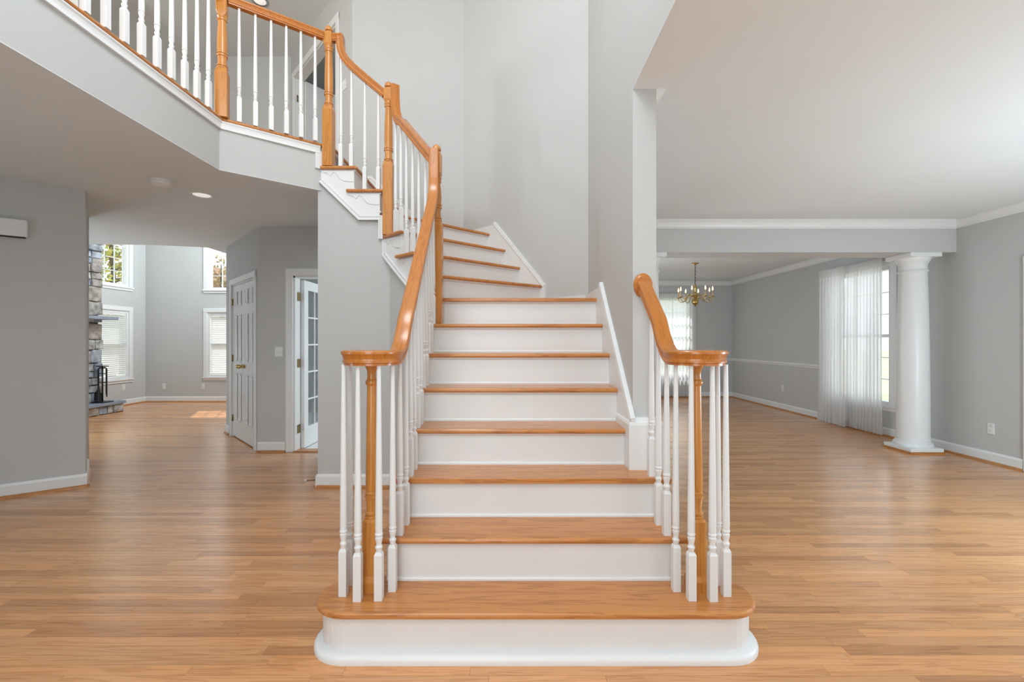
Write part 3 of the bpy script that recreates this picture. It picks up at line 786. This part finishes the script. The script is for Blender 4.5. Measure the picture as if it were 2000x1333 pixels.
# loft railing
lf = empty('loft_railing', (-2.236, 3.5, ZL), 'oak and white railing along the edge of the upstairs loft', 'railing')
N4 = (-2.236, 3.512)
landing_newel(lf, N4[0], N4[1], ZL-.0, .375, 0, .80, 1.02, .34)
RZ = 3.925
rail_mesh(lf, [(-2.205, 3.535, RZ), (-1.9, 3.755, RZ), (-1.640, 3.945, RZ)])
rail_mesh(lf, [(-2.236, -1.2, RZ), (-2.236, 1.0, RZ), (-2.236, 3.47, RZ)])
for i in range(1, 7):
    t = i/7; baluster(lf, -2.236+.636*t, 3.512+.463*t, ZL, RZ-.028, .63)
y = 3.352
while y > 1.0: baluster(lf, -2.236, y, ZL, RZ-.028); y -= .121
MB(frame((-2.25, 3.5), (-1.66, 3.985), -1)[0]).box(.0, .01, 0, .01, ZL, ZL+.001)

# ------------------------------------------------------------------ doors
def panel_leaf(name, mat4, u0, u1, z0, z1, w0, w1, parent, rows, cols, hinge=None):
    """panelled leaf; raised panels as parts"""
    o = MB(mat4).box(u0, u1, w0, w1, z0, z1).build(name, 'white', parent, bevel=(.003, 1))
    W = u1-u0; st_ = .085*W/.52
    for (za, zb) in rows:
        pw = (W-2*st_-(cols-1)*st_*.7)/cols
        for c_ in range(cols):
            a = u0+st_+c_*(pw+st_*.7)
            mb = MB(mat4)
            # recessed frame ring and raised field
            rg = [(0, .002), (.008, -.006), (.018, -.006), (.034, .006)]
            rings = [[(a+d, w1+h, za+d), (a+pw-d, w1+h, za+d), (a+pw-d, w1+h, zb-d), (a+d, w1+h, zb-d)] for d, h in [(0, .006), (.010, .007), (.016, .001), (.03, .001), (.045, .007)]]
            mb.loft(rings, smooth=False, caps=False)
            k = len(mb.v); mb.f.append([k-4, k-3, k-2, k-1]); mb.sm.append(False)
            mb.build('panel', 'white', o)
    return o
def casing(parent, mat4, u0, u1, z1, w=.075, z0=0, th=.02):
    MB(mat4).box(u0-w, u0, 0, th, z0, z1+w).build('casing', 'white', parent, bevel=(.006, 2))
    MB(mat4).box(u1, u1+w, 0, th, z0, z1+w).build('casing', 'white', parent, bevel=(.006, 2))
    MB(mat4).box(u0-w, u1+w, 0, th+.003, z1, z1+w).build('casing', 'white', parent, bevel=(.006, 2))
def jamb(parent, mat4, u0, u1, z1, z0=0, d=.12, th=.018):
    MB(mat4).box(u0, u0+th, -d, 0, z0, z1).box(u1-th, u1, -d, 0, z0, z1).box(u0, u1, -d, 0, z1-th, z1).build('jamb', 'white', parent)
def hinge(parent, mat4, u, w, z, r=.007, plate=True, vert=(.09)):
    mb = MB(mat4); mb.lathe([(r, -.045), (r, .045)], (u, w, z), 8)
    if plate: mb.box(u-.016, u+.016, w-.006, w-.002, z-.044, z+.044)
    mb.build('hinge', 'hinge', parent)
# closet
dc = empty('door_2', (-3.4, 5.75, 0), kind='structure', label='white panelled closet double door in the angled wall')
casing(dc, clm, .13, 1.21, 2.03, .07); jamb(dc, clm, .13, 1.21, 2.03)
rows = [(.25, .86), (1.02, 1.62), (1.74, 1.93)]
for (a, b_) in ((.150, .668), (.672, 1.190)):
    lf_ = panel_leaf('door_leaf', clm, a, b_, .012, 2.01, -.045, -.008, dc, rows, 2)
    kn = .620 if a < .3 else .72
    MB(clm @ Matrix.Translation((kn, -.008, .96)) @ Matrix.Rotation(-PI/2, 4, 'X')).lathe([(.026, 0), (.026, .006), (.010, .010), (.009, .035), (.022, .042), (.027, .055), (.022, .068), (.004, .072)], n=14).build('knob', 'brass', lf_)
for z in (.25, 1.05, 1.80):
    hinge(dc, clm, .148, .0, z); hinge(dc, clm, 1.192, .0, z)
# French door
mH, LH = frame((FDX1, YH), (FDX0, YH), 1)      # local x runs to the left
df = empty('door_1', (-2.1, YH, 0), kind='structure', label='white French door with glass panes standing open')
casing(df, mH, 0, FDX1-FDX0, 2.03, .085); jamb(df, mH, 0, FDX1-FDX0, 2.03, d=.13)
# leaf swung straight back along +Y from the left jamb; local x along +y, faces +x
mL, _ = frame((FDX0+.022, YH+.14), (FDX0+.022, YH+.90), -1)
LWd = .78
leaf = MB(mL)
us = [0, .105, .285, .300, .480, .495, .675, LWd]; zs_ = [.012]
zb = .25; ph = .315
leaf.box(0, .105, 0, .038, .012, 2.0); leaf.box(.675, LWd, 0, .038, .012, 2.0)
leaf.box(.105, .675, 0, .038, .012, zb); leaf.box(.105, .675, 0, .038, 1.89, 2.0)
lo_ = leaf.build('door_leaf', 'white', df, weld=True)
nr = 5; hh = (1.89-zb)/nr
for i in range(1, 3): MB(mL).box(.105+.19*i-.009, .105+.19*i+.009, .004, .036, zb, 1.89).build('muntin', 'white', lo_)
for j in range(1, nr): MB(mL).box(.105, .675, .006, .034, zb+hh*j-.009, zb+hh*j+.009).build('muntin', 'white', lo_)
for i in range(3):
    for j in range(nr):
        MB(mL).box(.105+.19*i+.009, .105+.19*(i+1)-.009, .018, .022, zb+hh*j+.009, zb+hh*(j+1)-.009).build('pane', 'glass', lo_)
for z in (.25, 1.02, 1.80): MB().box(FDX0+.018, FDX0+.024, YH+.05, YH+.128, z-.05, z+.05).build('hinge', 'hinge', df)
MB().box(FDX0, FDX1, YH-.02, YH+.12, 0, .012).build('threshold', 'shoe', df)
# door in the right wall, its casing just entering the frame
dr = empty('door_4', (XR, 3.96, 0), kind='structure', label='white panelled door in the right wall, only its casing in view')
mR4, _ = frame((XR, 0), (XR, YD), 1)
casing(dr, mR4, 3.52, 4.38, 2.03, .085)
d4 = panel_leaf('door_leaf', mR4, 3.52, 4.38, .01, 2.03, 0, .006, dr, [(.25, .86), (1.02, 1.62), (1.74, 1.93)], 2)
MB(mR4 @ Matrix.Translation((3.60, .006, .96)) @ Matrix.Rotation(-PI/2, 4, 'X')).lathe([(.026, 0), (.026, .006), (.010, .010), (.009, .035), (.022, .042), (.027, .055), (.022, .068), (.004, .072)], n=14).build('knob', 'brass', d4)
# loft double door
mLd, _ = frame(P_C, P_D, 1)
dl = empty('door_3', (-2.5, 5.9, ZL), kind='structure', label='white double door opening into a dark upstairs room')
b = MB(mLd)
casing(dl, mLd, .44, 1.96, 5.05, .085, z0=ZL); jamb(dl, mLd, .44, 1.96, 5.05, z0=ZL)
mI = mLd @ Matrix.Translation((1.93, -.12, 0)) @ Matrix.Rotation(math.radians(-80), 4, 'Z')
ll = MB(mI).box(0, .74, -.035, 0, ZL+.01, 5.02).build('door_leaf', 'white', dl)
for z in (3.3, 4.75): hinge(dl, mLd, 1.925, -.02, z)
mJ = mLd @ Matrix.Translation((.47, -.12, 0)) @ Matrix.Rotation(math.radians(-100), 4, 'Z')
MB(mJ).box(0, .74, 0, .035, ZL+.01, 5.02).build('door_leaf', 'white', dl)

# ------------------------------------------------------------------ windows
def window(name, mat4, u0, u1, z0, z1, cols, rows, label, sill=True, meeting=False, cw=.085):
    w = empty(name, tuple(mat4 @ Vector(((u0+u1)/2, 0, z0))), kind='structure', label=label)
    casing_z0 = z0-.0
    MB(mat4).box(u0-cw, u0, 0, .022, z0, z1+cw).build('casing', 'white', w, bevel=(.006, 2))
    MB(mat4).box(u1, u1+cw, 0, .022, z0, z1+cw).build('casing', 'white', w, bevel=(.006, 2))
    MB(mat4).box(u0-cw, u1+cw, 0, .025, z1, z1+cw).build('casing', 'white', w, bevel=(.006, 2))
    MB(mat4).box(u0-cw-.01, u1+cw+.01, 0, .04, z0-.03, z0).build('sill', 'white', w, bevel=(.005, 2))
    MB(mat4).box(u0-cw, u1+cw, 0, .018, z0-.075, z0-.03).build('apron', 'white', w)
    f = .045
    fr = MB(mat4)
    fr.box(u0, u0+f, -.10, -.0, z0, z1); fr.box(u1-f, u1, -.10, -.0, z0, z1); fr.box(u0+f, u1-f, -.10, 0, z0, z0+f); fr.box(u0+f, u1-f, -.10, 0, z1-f, z1)
    fr.build('window_frame', 'white', w, weld=True)
    a, c_, p, q = u0+f, u1-f, z0+f, z1-f
    if meeting: MB(mat4).box(a, c_, -.08, -.03, (p+q)/2-.022, (p+q)/2+.022).build('meeting_rail', 'white', w)
    for i in range(1, cols): x = a+(c_-a)*i/cols; MB(mat4).box(x-.006, x+.006, -.07, -.05, p, q).build('muntin', 'white', w)
    for j in range(1, rows): z = p+(q-p)*j/rows; MB(mat4).box(a, c_, -.07, -.05, z-.006, z+.006).build('muntin', 'white', w)
    for i in range(cols):
        for j in range(rows):
            MB(mat4).box(a+(c_-a)*i/cols, a+(c_-a)*(i+1)/cols, -.062, -.058, p+(q-p)*j/rows, p+(q-p)*(j+1)/rows).build('pane', 'glass', w)
    return w
mFL, _ = frame((XF, YF), (XF, 4.8), 1)
mFB, _ = frame((-4.4, YF), (XF, YF), 1)
window('window_1', mFL, YF-WLy1, YF-WLy0, LZ0, LZ1, 1, 2, 'lower window with white blind beside the stone chimney', meeting=True)
window('window_2', mFL, YF-WLy1, YF-WLy0, UZ0, UZ1, 4, 7, 'upper window with yellow-green tree behind its grid')
window('window_3', mFB, -4.4-WBx1, -4.4-WBx0, LZ0, LZ1, 1, 2, 'lower window with white blind next to the closet door', meeting=True)
window('window_4', mFB, -4.4-WBx1, -4.4-WBx0, UZ0, UZ1, 4, 7, 'upper window showing pale sky next to the closet wall')
mRW, _ = frame((XR, 0), (XR, YD), 1)
window('window_5', mRW, W5y0, W5y1, W5z0, W5z1, 3, 6, 'tall window behind sheer curtains near the white column', meeting=True)
mDB, _ = frame((XR, YD), (.777, YD), 1)
window('window_6', mDB, XR-W6x1, XR-W6x0, W6z0, W6z1, 3, 6, 'far dining room window behind a sheer curtain', meeting=True)
# blinds
def blind(mat4, u0, u1, z0, z1, label):
    o = empty('window_blind', tuple(mat4 @ Vector(((u0+u1)/2, .0, z0))), label, 'blind', 'white slatted blinds')
    MB(mat4).box(u0+.01, u1-.01, -.05, -.005, z1-.05, z1).build('headrail', 'white', o)
    MB(mat4).box(u0+.012, u1-.012, -.04, -.015, z0+.005, z0+.025).build('bottom_rail', 'white', o)
    n = 30; mesh = None; rot = math.atan2(mat4[1][0], mat4[0][0])
    for i in range(n):
        z = z0+.035+(z1-.06-z0-.035)*(i+.5)/n
        ctr = mat4 @ Vector(((u0+u1)/2, -.026, z))
        if mesh is None:
            hw = (u1-u0)/2-.012; a = math.radians(52); d = .024
            me = bpy.data.meshes.new('slat')
            vs = []; fs = []
            for t_ in (0, .0018):
                for s_ in (-1, -.33, .33, 1):
                    cv = (1-s_*s_)*.003
                    for e in (-hw, hw): vs.append((e, s_*d*math.cos(a)-cv*math.sin(a)+t_*math.sin(a), s_*d*math.sin(a)+cv*math.cos(a)+t_))
            for L_ in (0, 8):
                for k in range(3): fs.append((L_+2*k, L_+2*k+1, L_+2*k+3, L_+2*k+2))
            me.from_pydata(vs, [], fs); me.materials.append(M['blind']); mesh = me
        inst('slat', mesh, ctr, o, rot)
    for u in (u0+.16, u1-.16): MB(mat4).box(u-.0015, u+.0015, -.003, -.001, z0+.02, z1-.04).build('cord', 'white', o)
    MB(mat4).tube([(u0+.07, .004, z1-.05), (u0+.07, .006, z1-.5), (u0+.07, .006, z1-.8)], .004, 6).build('tilt_wand', 'plastic', o)
    return o
blind(mFL, YF-WLy1+.046, YF-WLy0-.046, LZ0+.045, LZ1-.045, 'white slatted blind in the window beside the stone chimney')
blind(mFB, -4.4-WBx1+.046, -4.4-WBx0-.046, LZ0+.045, LZ1-.045, 'white slatted blind in the window next to the closet door')
# curtains
def curtain(mat4, u0, u1, z0, z1, folds, label, group, flare=.0, w=.075, amp=.022, sd_=1):
    rnd = random.Random(sd_); n = folds*8; nz = 16
    ph = [rnd.uniform(.7, 1.3) for _ in range(folds+1)]
    o = empty('curtain', tuple(mat4 @ Vector(((u0+u1)/2, w, z0))), label, 'curtain', group)
    rows_ = []
    for j in range(nz+1):
        t = j/nz; z = z0+(z1-z0)*t; row = []
        for i in range(n+1):
            s_ = i/n; k = int(s_*folds); A = amp*ph[k]*(.55+.6*(1-t)) * (1 if t < .93 else .8)
            u = u0+(u1-u0)*s_ + flare*(1-t)*(s_-.5) + (.006*math.sin(2*PI*s_*folds*2+1.3))
            row.append((u, w+A*math.sin(2*PI*s_*folds+.4*math.sin(5*t+k)), z))
        rows_.append(row)
    vs = [p for r in rows_ for p in r]; fs = []
    for j in range(nz):
        for i in range(n): a = j*(n+1)+i; fs.append((a, a+1, a+n+2, a+n+1))
    MB(mat4).add(vs, fs, True).build('sheer_panel', 'sheer', o)
    # pleated heading
    hd = []
    for z, mlt in ((z1-.10, 1.0), (z1-.03, 1.25), (z1+.015, 1.35)):
        hd.append([(u0+(u1-u0)*i/n, w+.004+amp*mlt*ph[int(i/n*folds)]*max(-.4, math.sin(2*PI*i/n*folds)), z) for i in range(n+1)])
    vs = [p for r in hd for p in r]; fs = []
    for j in range(2):
        for i in range(n): a = j*(n+1)+i; fs.append((a, a+1, a+n+2, a+n+1))
    MB(mat4).add(vs, fs, True).build('pleated_heading', 'sheer', o)
    # hem
    hm = []
    for z in (z0-.002, z0+.10): hm.append([(mat4.inverted() @ Vector((0, 0, 0))) * 0 + Vector((p[0], p[1]+.002, z)) for p in rows_[0]])
    vs = [p for r in hm for p in r]; fs = [(i, i+1, i+n+2, i+n+1) for i in range(n)]
    MB(mat4).add(vs, fs, True).build('hem', 'sheer', o)
    return o
curtain(mRW, 6.64, 7.20, .03, 2.36, 8, 'denser sheer curtain panel hanging away from the white column', 'sheer curtains', flare=.03, w=.172, amp=.024, sd_=2)
curtain(mRW, 6.06, 6.72, .03, 2.37, 11, 'see-through sheer curtain panel beside the white column', 'sheer curtains', flare=.02, w=.10, amp=.024, sd_=3)
MB(mRW).tube([(6.0, .055, 2.35), (7.28, .055, 2.35)], .009, 8).build('curtain_rod', 'white', label='thin white rod carrying the curtains near the column', category='curtain rod')
curtain(mDB, XR-4.16, XR-3.42, .03, 2.34, 9, 'sheer curtain on the far dining room window', 'sheer curtains', w=.10, amp=.026, sd_=4)
curtain(mDB, XR-3.42, XR-2.86, .03, 2.34, 8, 'sheer curtain on the far window, mostly hidden behind the stair wall', 'sheer curtains', w=.10, amp=.026, sd_=5)

# ------------------------------------------------------------------ columns
def column(x, y, label):
    o = empty('column', (x, y, 0), label, 'column', 'round white columns under the beam')
    MB().box(x-.195, x+.195, y-.195, y+.195, 0, .022).build('shoe_moulding', 'shoe', o)
    MB().box(x-.188, x+.188, y-.188, y+.188, .022, .062).build('plinth', 'white', o, bevel=(.004, 2))
    MB().lathe([(.182, .062), (.186, .075), (.186, .092), (.178, .104), (.166, .108), (.166, .122), (.160, .126)], (x, y, 0), 40).build('base', 'white', o)
    zt = 2.285
    pr = [(.158, .120), (.156, .16), (.155, .6), (.150, 1.2), (.140, 1.75), (.131, 2.08)]
    MB().lathe(pr, (x, y, 0), 40).build('shaft', 'white', o)
    MB().lathe([(.131, 2.07), (.140, 2.078), (.144, 2.088), (.140, 2.098), (.133, 2.104), (.133, 2.165), (.140, 2.170), (.140, 2.185), (.146, 2.19), (.156, 2.205), (.165, 2.225), (.168, 2.238)], (x, y, 0), 40).build('capital', 'white', o)
    MB().box(x-.178, x+.178, y-.178, y+.178, 2.238, zt).build('abacus', 'white', o, bevel=(.004, 2))
column(4.69, 5.325, 'round white column near the curtained window and right wall')
column(1.575, 5.325, 'round white column mostly hidden behind the stair wall end')

# ------------------------------------------------------------------ chandelier
cx, cy = 3.20, 7.95
ch = empty('chandelier', (cx, cy, 1.9), 'brass candle chandelier hanging in the dining room', 'chandelier')
MB().lathe([(.002, ZR-.035), (.012, ZR-.033), (.02, ZR-.022), (.055, ZR-.012), (.062, ZR-.002), (.05, ZR)], (cx, cy, 0), 20).build('canopy', 'brass', ch)
def torus(mb, c_, R_, r, axis, n=12, m=6, sx=1.0):
    rings = []
    for i in range(n+1):
        a = 2*PI*i/n; d = Vector((math.cos(a), math.sin(a)*1.0, 0)); 
        rings.append([Vector((math.cos(a)*(R_+r*math.cos(2*PI*k/m))*sx, 0, math.sin(a)*(R_+r*math.cos(2*PI*k/m)))) + Vector((0, r*math.sin(2*PI*k/m), 0)) for k in range(m)])
    rot = Matrix.Rotation(axis, 4, 'Z')
    mb.loft([[rot @ p + Vector(c_) for p in r_] for r_ in rings], True, caps=False)
z = ZR-.05; i = 0
while z > 2.26:
    mb = MB(); torus(mb, (cx, cy, z), .018, .0035, (i % 2)*PI/2, sx=.6); mb.build('chain_link', 'chain', ch); z -= .029; i += 1
MB().lathe([(.004, 2.275), (.012, 2.27), (.020, 2.255), (.014, 2.24), (.022, 2.225), (.026, 2.20), (.018, 2.17), (.012, 2.15), (.016, 2.12), (.024, 2.105), (.020, 2.09), (.034, 2.07), (.040, 2.055), (.030, 2.04), (.016, 2.025), (.024, 2.01), (.046, 1.995), (.058, 1.97), (.056, 1.945), (.040, 1.925), (.016, 1.912), (.010, 1.905), (.014, 1.895), (.010, 1.885), (.002, 1.875)], (cx, cy, 0), 20).build('stem', 'brass', ch)
for i in range(8):
    a = 2*PI*i/8+.22; d = Vector((math.cos(a), math.sin(a), 0))
    pts = []
    for r_, z_ in [(.035, 2.055), (.07, 2.085), (.11, 2.085), (.14, 2.05), (.165, 2.00), (.20, 1.965), (.245, 1.965), (.275, 1.995), (.282, 2.04)]:
        pts.append(Vector((cx, cy, z_))+d*r_)
    ar = MB().tube(pts, .006, 8).build('arm', 'brass', ch)
    e = Vector((cx, cy, 0))+d*.282
    MB().lathe([(.006, 2.03), (.010, 2.035), (.038, 2.045), (.040, 2.05), (.012, 2.052), (.013, 2.07), (.002, 2.072)], (e.x, e.y, 0), 14).build('drip_pan', 'brass', ar)
    MB().lathe([(.0105, 2.068), (.0105, 2.15), (.002, 2.151)], (e.x, e.y, 0), 12).build('candle_sleeve', 'candle', ar)
    MB().lathe([(.006, 2.150), (.011, 2.165), (.012, 2.178), (.008, 2.198), (.001, 2.222)], (e.x, e.y, 0), 10).build('bulb', 'bulb', ar)

# ------------------------------------------------------------------ fireplace
fp = empty('fireplace', (-7.4, 7.5, 0), 'grey fieldstone chimney with slate mantel shelf and raised hearth', 'fireplace')
MB().box(XF, -7.36, 6.2, 8.09, 0, ZU).build('chimney_core', 'mortar', fp)
rs = random.Random(21)
def stone(x0, x1, y0, y1, z0, z1, parent, jx=.02):
    # irregular block: two rings of a jittered outline on the front (+x) face and the back
    n = 8; base = [(0, 0), (.5, -.0), (1, 0), (1, .5), (1, 1), (.5, 1), (0, 1), (0, .5)]
    j = .06
    out = []
    for (u, v) in base: out.append((u+rs.uniform(-j, j)*(1 if 0 < u < 1 else .6)*.5, v+rs.uniform(-j, j)))
    cu = sum(p[0] for p in out)/n; cv = sum(p[1] for p in out)/n
    def ring(sc_, x): return [(x+rs.uniform(-.006, .006), y0+(y1-y0)*(cu+(u-cu)*sc_), z0+(z1-z0)*(cv+(v-cv)*sc_)) for u, v in out]
    dx = rs.uniform(-jx, jx)*.6
    mb = MB(); mb.loft([ring(1, x0), ring(1, x1-.03+dx), ring(.93, x1-.008+dx), ring(.74, x1+dx)], smooth=False)
    mb.build('stone', 'stone', parent)
z = .2
while z < 3.3:
    h = rs.choice([.13, .17, .21, .25, .3]); y_ = 8.13
    first = True
    while y_ > 7.0:
        w_ = rs.choice([.2, .28, .36]) if not first else rs.choice([.16, .22, .34])
        first = False
        if h > .2 and rs.random() < .35:
            k_ = rs.uniform(.4, .6)*h
            stone(-7.42, -7.30, y_-w_+.008, y_-.004, z+.006, z+k_-.004, fp); stone(-7.42, -7.30, y_-w_+.008, y_-.004, z+k_+.004, z+h-.005, fp)
        else: stone(-7.42, -7.30, y_-w_+.008, y_-.004, z+.006, z+h-.005, fp)
        y_ -= w_
    # far side face of the chimney
    z += h
MB().box(-7.40, -7.06, 6.4, 8.17, 1.655, 1.71).build('mantel_shelf', 'slate', fp, bevel=(.006, 2))
MB().box(XF, -7.13, 6.4, 8.26, 0, .15).build('hearth_core', 'mortar', fp)
y_ = 8.29
while y_ > 6.9:
    w_ = rs.choice([.12, .16, .2, .26]); stone(-7.25, -7.07, y_-w_+.006, y_-.003, .004, .15, fp); y_ -= w_
MB().box(XF, -7.04, 6.4, 8.31, .15, .20).build('hearth_slab', 'slate', fp, bevel=(.006, 2))
# tools
ft = empty('fireplace_tool_set', (-7.2, 7.98, .2), 'black iron fireplace tool stand on the hearth slab', 'tool set')
bx_, by_ = -7.19, 7.99
MB().box(bx_-.11, bx_+.11, by_-.11, by_+.11, .2, .215).build('base', 'black', ft, bevel=(.006, 2))
MB().tube([(bx_, by_, .21), (bx_, by_, .83)], .012, 8).build('post', 'black', ft)
MB().box(bx_-.06, bx_+.06, by_-.06, by_+.06, .83, .845).build('top_plate', 'black', ft)
for dx, dy in ((-.075, 0), (.075, 0), (0, -.075), (0, .075)):
    MB().tube([(bx_, by_, .80), (bx_+dx*.6, by_+dy*.6, .815), (bx_+dx, by_+dy, .79), (bx_+dx, by_+dy, .30 if dx else .34)], .010, 8).build('tool_rod', 'black', ft)
MB().sqloft([(.012, .42), (.034, .36), (.038, .25), (.03, .235)], (bx_-.075, by_, 0)).build('shovel_blade', 'black', ft)
MB().lathe([(.012, .46), (.028, .40), (.036, .30), (.038, .235)], (bx_, by_-.075, 0), 12).build('brush_head', 'black', ft)
for dz in (.55, .70): MB().box(bx_-.075, bx_+.075, by_-.006, by_+.006, dz, dz+.012).build('cross_bar', 'black', ft)

# ------------------------------------------------------------------ small fittings
def plate(name, mat4, u, z, label, cat, kind='outlet', w=.036, h=.058, group=None):
    o = empty(name, tuple(mat4 @ Vector((u, 0, z-h))), label, cat, group)
    MB(mat4).box(u-w, u+w, 0, .006, z-h, z+h).build('cover_plate', 'plastic', o, bevel=(.003, 2))
    if kind == 'outlet':
        for dz in (-.024, .024):
            f_ = MB(mat4 @ Matrix.Translation((u, .006, z+dz)) @ Matrix.Rotation(-PI/2, 4, 'X')).lathe([(.016, -.001), (.016, .002), (.002, .0022)], n=16).build('socket', 'plastic', o)
            for du in (-.006, .006): MB(mat4).box(u+du-.0012, u+du+.0012, .0078, .0088, z+dz-.002, z+dz+.007).build('slot', 'dark', f_)
    else:
        for i_ in range(kind):
            uu = u+(i_-(kind-1)/2)*.046
            MB(mat4).box(uu-.005, uu+.005, .004, .016, z-.004, z+.012).build('toggle', 'plastic', o)
    return o
plate('light_switch', mH, FDX1+2.69, 1.155, 'white light switch plate beside the French door', 'switch', 2, w=.045)
plate('wall_outlet', mFL, YF-9.02, .36, 'white wall outlet below the window beside the chimney', 'outlet')
plate('wall_outlet', mFB, -4.4+7.31, .33, 'white wall outlet on the far wall nearest the room corner', 'outlet')
plate('wall_outlet', mFB, -4.4+6.49, .33, 'white wall outlet under the blind next to the closet', 'outlet')
plate('wall_outlet', mRW, 5.03*889/529, .40, 'white wall outlet low on the far dining room wall', 'outlet')
plate('wall_outlet', mRW, 5.03*889/936, .36, 'white wall outlet right of the round column', 'outlet')
plate('light_switch', mLd, .22, 4.22, 'white switch plate upstairs beside the double door', 'switch', 2, w=.055)
mWL, _ = frame((-3.75, 4.0), (-5.2, 2.89), 1)
cb = empty('chime_box', tuple(mWL @ Vector((.5, 0, 2.12))), 'white rectangular door chime box high on the left wall', 'chime box')
MB(mWL).box(.345, .68, 0, .055, 2.135, 2.275).build('housing', 'plastic', cb, bevel=(.006, 2))
MB(mWL).box(.36, .66, .01, .045, 2.128, 2.136).build('grille', 'dark', cb)
sm = empty('smoke_detector', (-2.875, 3.74, ZC-.045), 'round white smoke detector on the hall ceiling', 'smoke detector')
MB().lathe([(.085, ZC-.005), (.085, ZC-.014), (.076, ZC-.018)], (-2.875, 3.74, 0), 28).build('mounting_ring', 'plastic', sm)
MB().lathe([(.074, ZC-.014), (.076, ZC-.030), (.066, ZC-.040), (.040, ZC-.043), (.036, ZC-.048), (.002, ZC-.049)], (-2.875, 3.74, 0), 28).build('housing', 'plastic', sm)
def downlight(x, y, zc, label, ring='plastic', r=.095):
    o = empty('recessed_light', (x, y, zc-.01), label, 'ceiling light', 'recessed ceiling lights')
    MB().lathe([(r, zc-.003), (r, zc-.008), (r-.008, zc-.011), (r-.024, zc-.006), (r-.026, zc-.004)], (x, y, 0), 32).build('trim_ring', ring, o)
    MB().lathe([(r-.022, zc-.004), (r-.03, zc-.007), (.002, zc-.008)], (x, y, 0), 32).build('lens', 'lens', o)
downlight(-2.795, 4.10, ZC, 'round recessed light in the hall ceiling beside the smoke detector')
downlight(-3.08, 5.56, ZU, 'round recessed light in the upstairs ceiling', 'steel')
# door stops: thin springs at the hall corners
def stop(p, d, label):
    p = Vector(p); d = Vector(d).normalized()
    o = empty('door_stop', tuple(p), label, 'door stop', 'spring door stops')
    MB().tube([p, p+d*.07], .005, 8).build('spring', 'hinge', o); MB().tube([p+d*.07, p+d*.085], .008, 8).build('tip', 'plastic', o)
stop((-1.725, 3.99, .06), (-1, -.2, 0), 'small door stop at the foot of the wall under the stairs')

# ------------------------------------------------------------------ outside
def tree(x, y, h, rad, zc, n, mat, label, leafs=.16):
    o = empty('tree', (x, y, -.3), label, 'tree')
    rt = random.Random(int(abs(x*31)))
    MB().tube([(x, y, -.35), (x+.1, y, h*.35), (x-.05, y+.1, h*.7), (x, y, h)], [.12, .09, .06, .02], 8).build('trunk', 'bark', o)
    for i_ in range(9):
        a = rt.uniform(0, 2*PI); z0 = rt.uniform(.35, .8)*h
        MB().tube([(x, y, z0), (x+math.cos(a)*rad*.5, y+math.sin(a)*rad*.5, z0+.5), (x+math.cos(a)*rad*.9, y+math.sin(a)*rad*.9, z0+.9)], [.07, .04, .012], 6).build('branch', 'bark', o)
    vs = []; fs = []
    for i_ in range(n):
        u = rt.gauss(0, 1), rt.gauss(0, 1), rt.gauss(0, 1); L_ = math.sqrt(sum(c_*c_ for c_ in u)); r_ = rad*rt.uniform(.25, 1)**.5
        c_ = Vector((x+u[0]/L_*r_, y+u[1]/L_*r_, zc+u[2]/L_*r_*1.15))
        a = Vector((rt.uniform(-1, 1), rt.uniform(-1, 1), rt.uniform(-1, 1))).normalized()*leafs*rt.uniform(.6, 1.2); b_ = a.orthogonal().normalized()*leafs*.5
        k = len(vs); vs += [c_-a, c_+b_, c_+a, c_-b_]; fs.append((k, k+1, k+2, k+3))
    MB().add(vs, fs).build('foliage', mat, o, kind='stuff')
tree(-14.6, 16.6, 6.5, 3.0, 4.4, 11000, 'leaf', 'yellow-green autumn tree outside the upper left window', .085)
tree(-16.3, 25.5, 5.6, 1.7, 4.2, 500, 'leaf2', 'thin bare autumn tree seen through the far upper window', .12)
hs = empty('house', (-21.0, 33, -.3), 'pale neighbouring house with brown roof beyond the far upper window', 'house')
MB().box(-24, -18.6, 32, 37, -.3, 4.2).build('wall', 'siding', hs)
MB().extr([(-24.4, 31.7, 4.1), (-18.2, 31.7, 4.1), (-21.3, 31.7, 6.6)], (0, 5.6, 0)).build('roof', 'roof', hs)
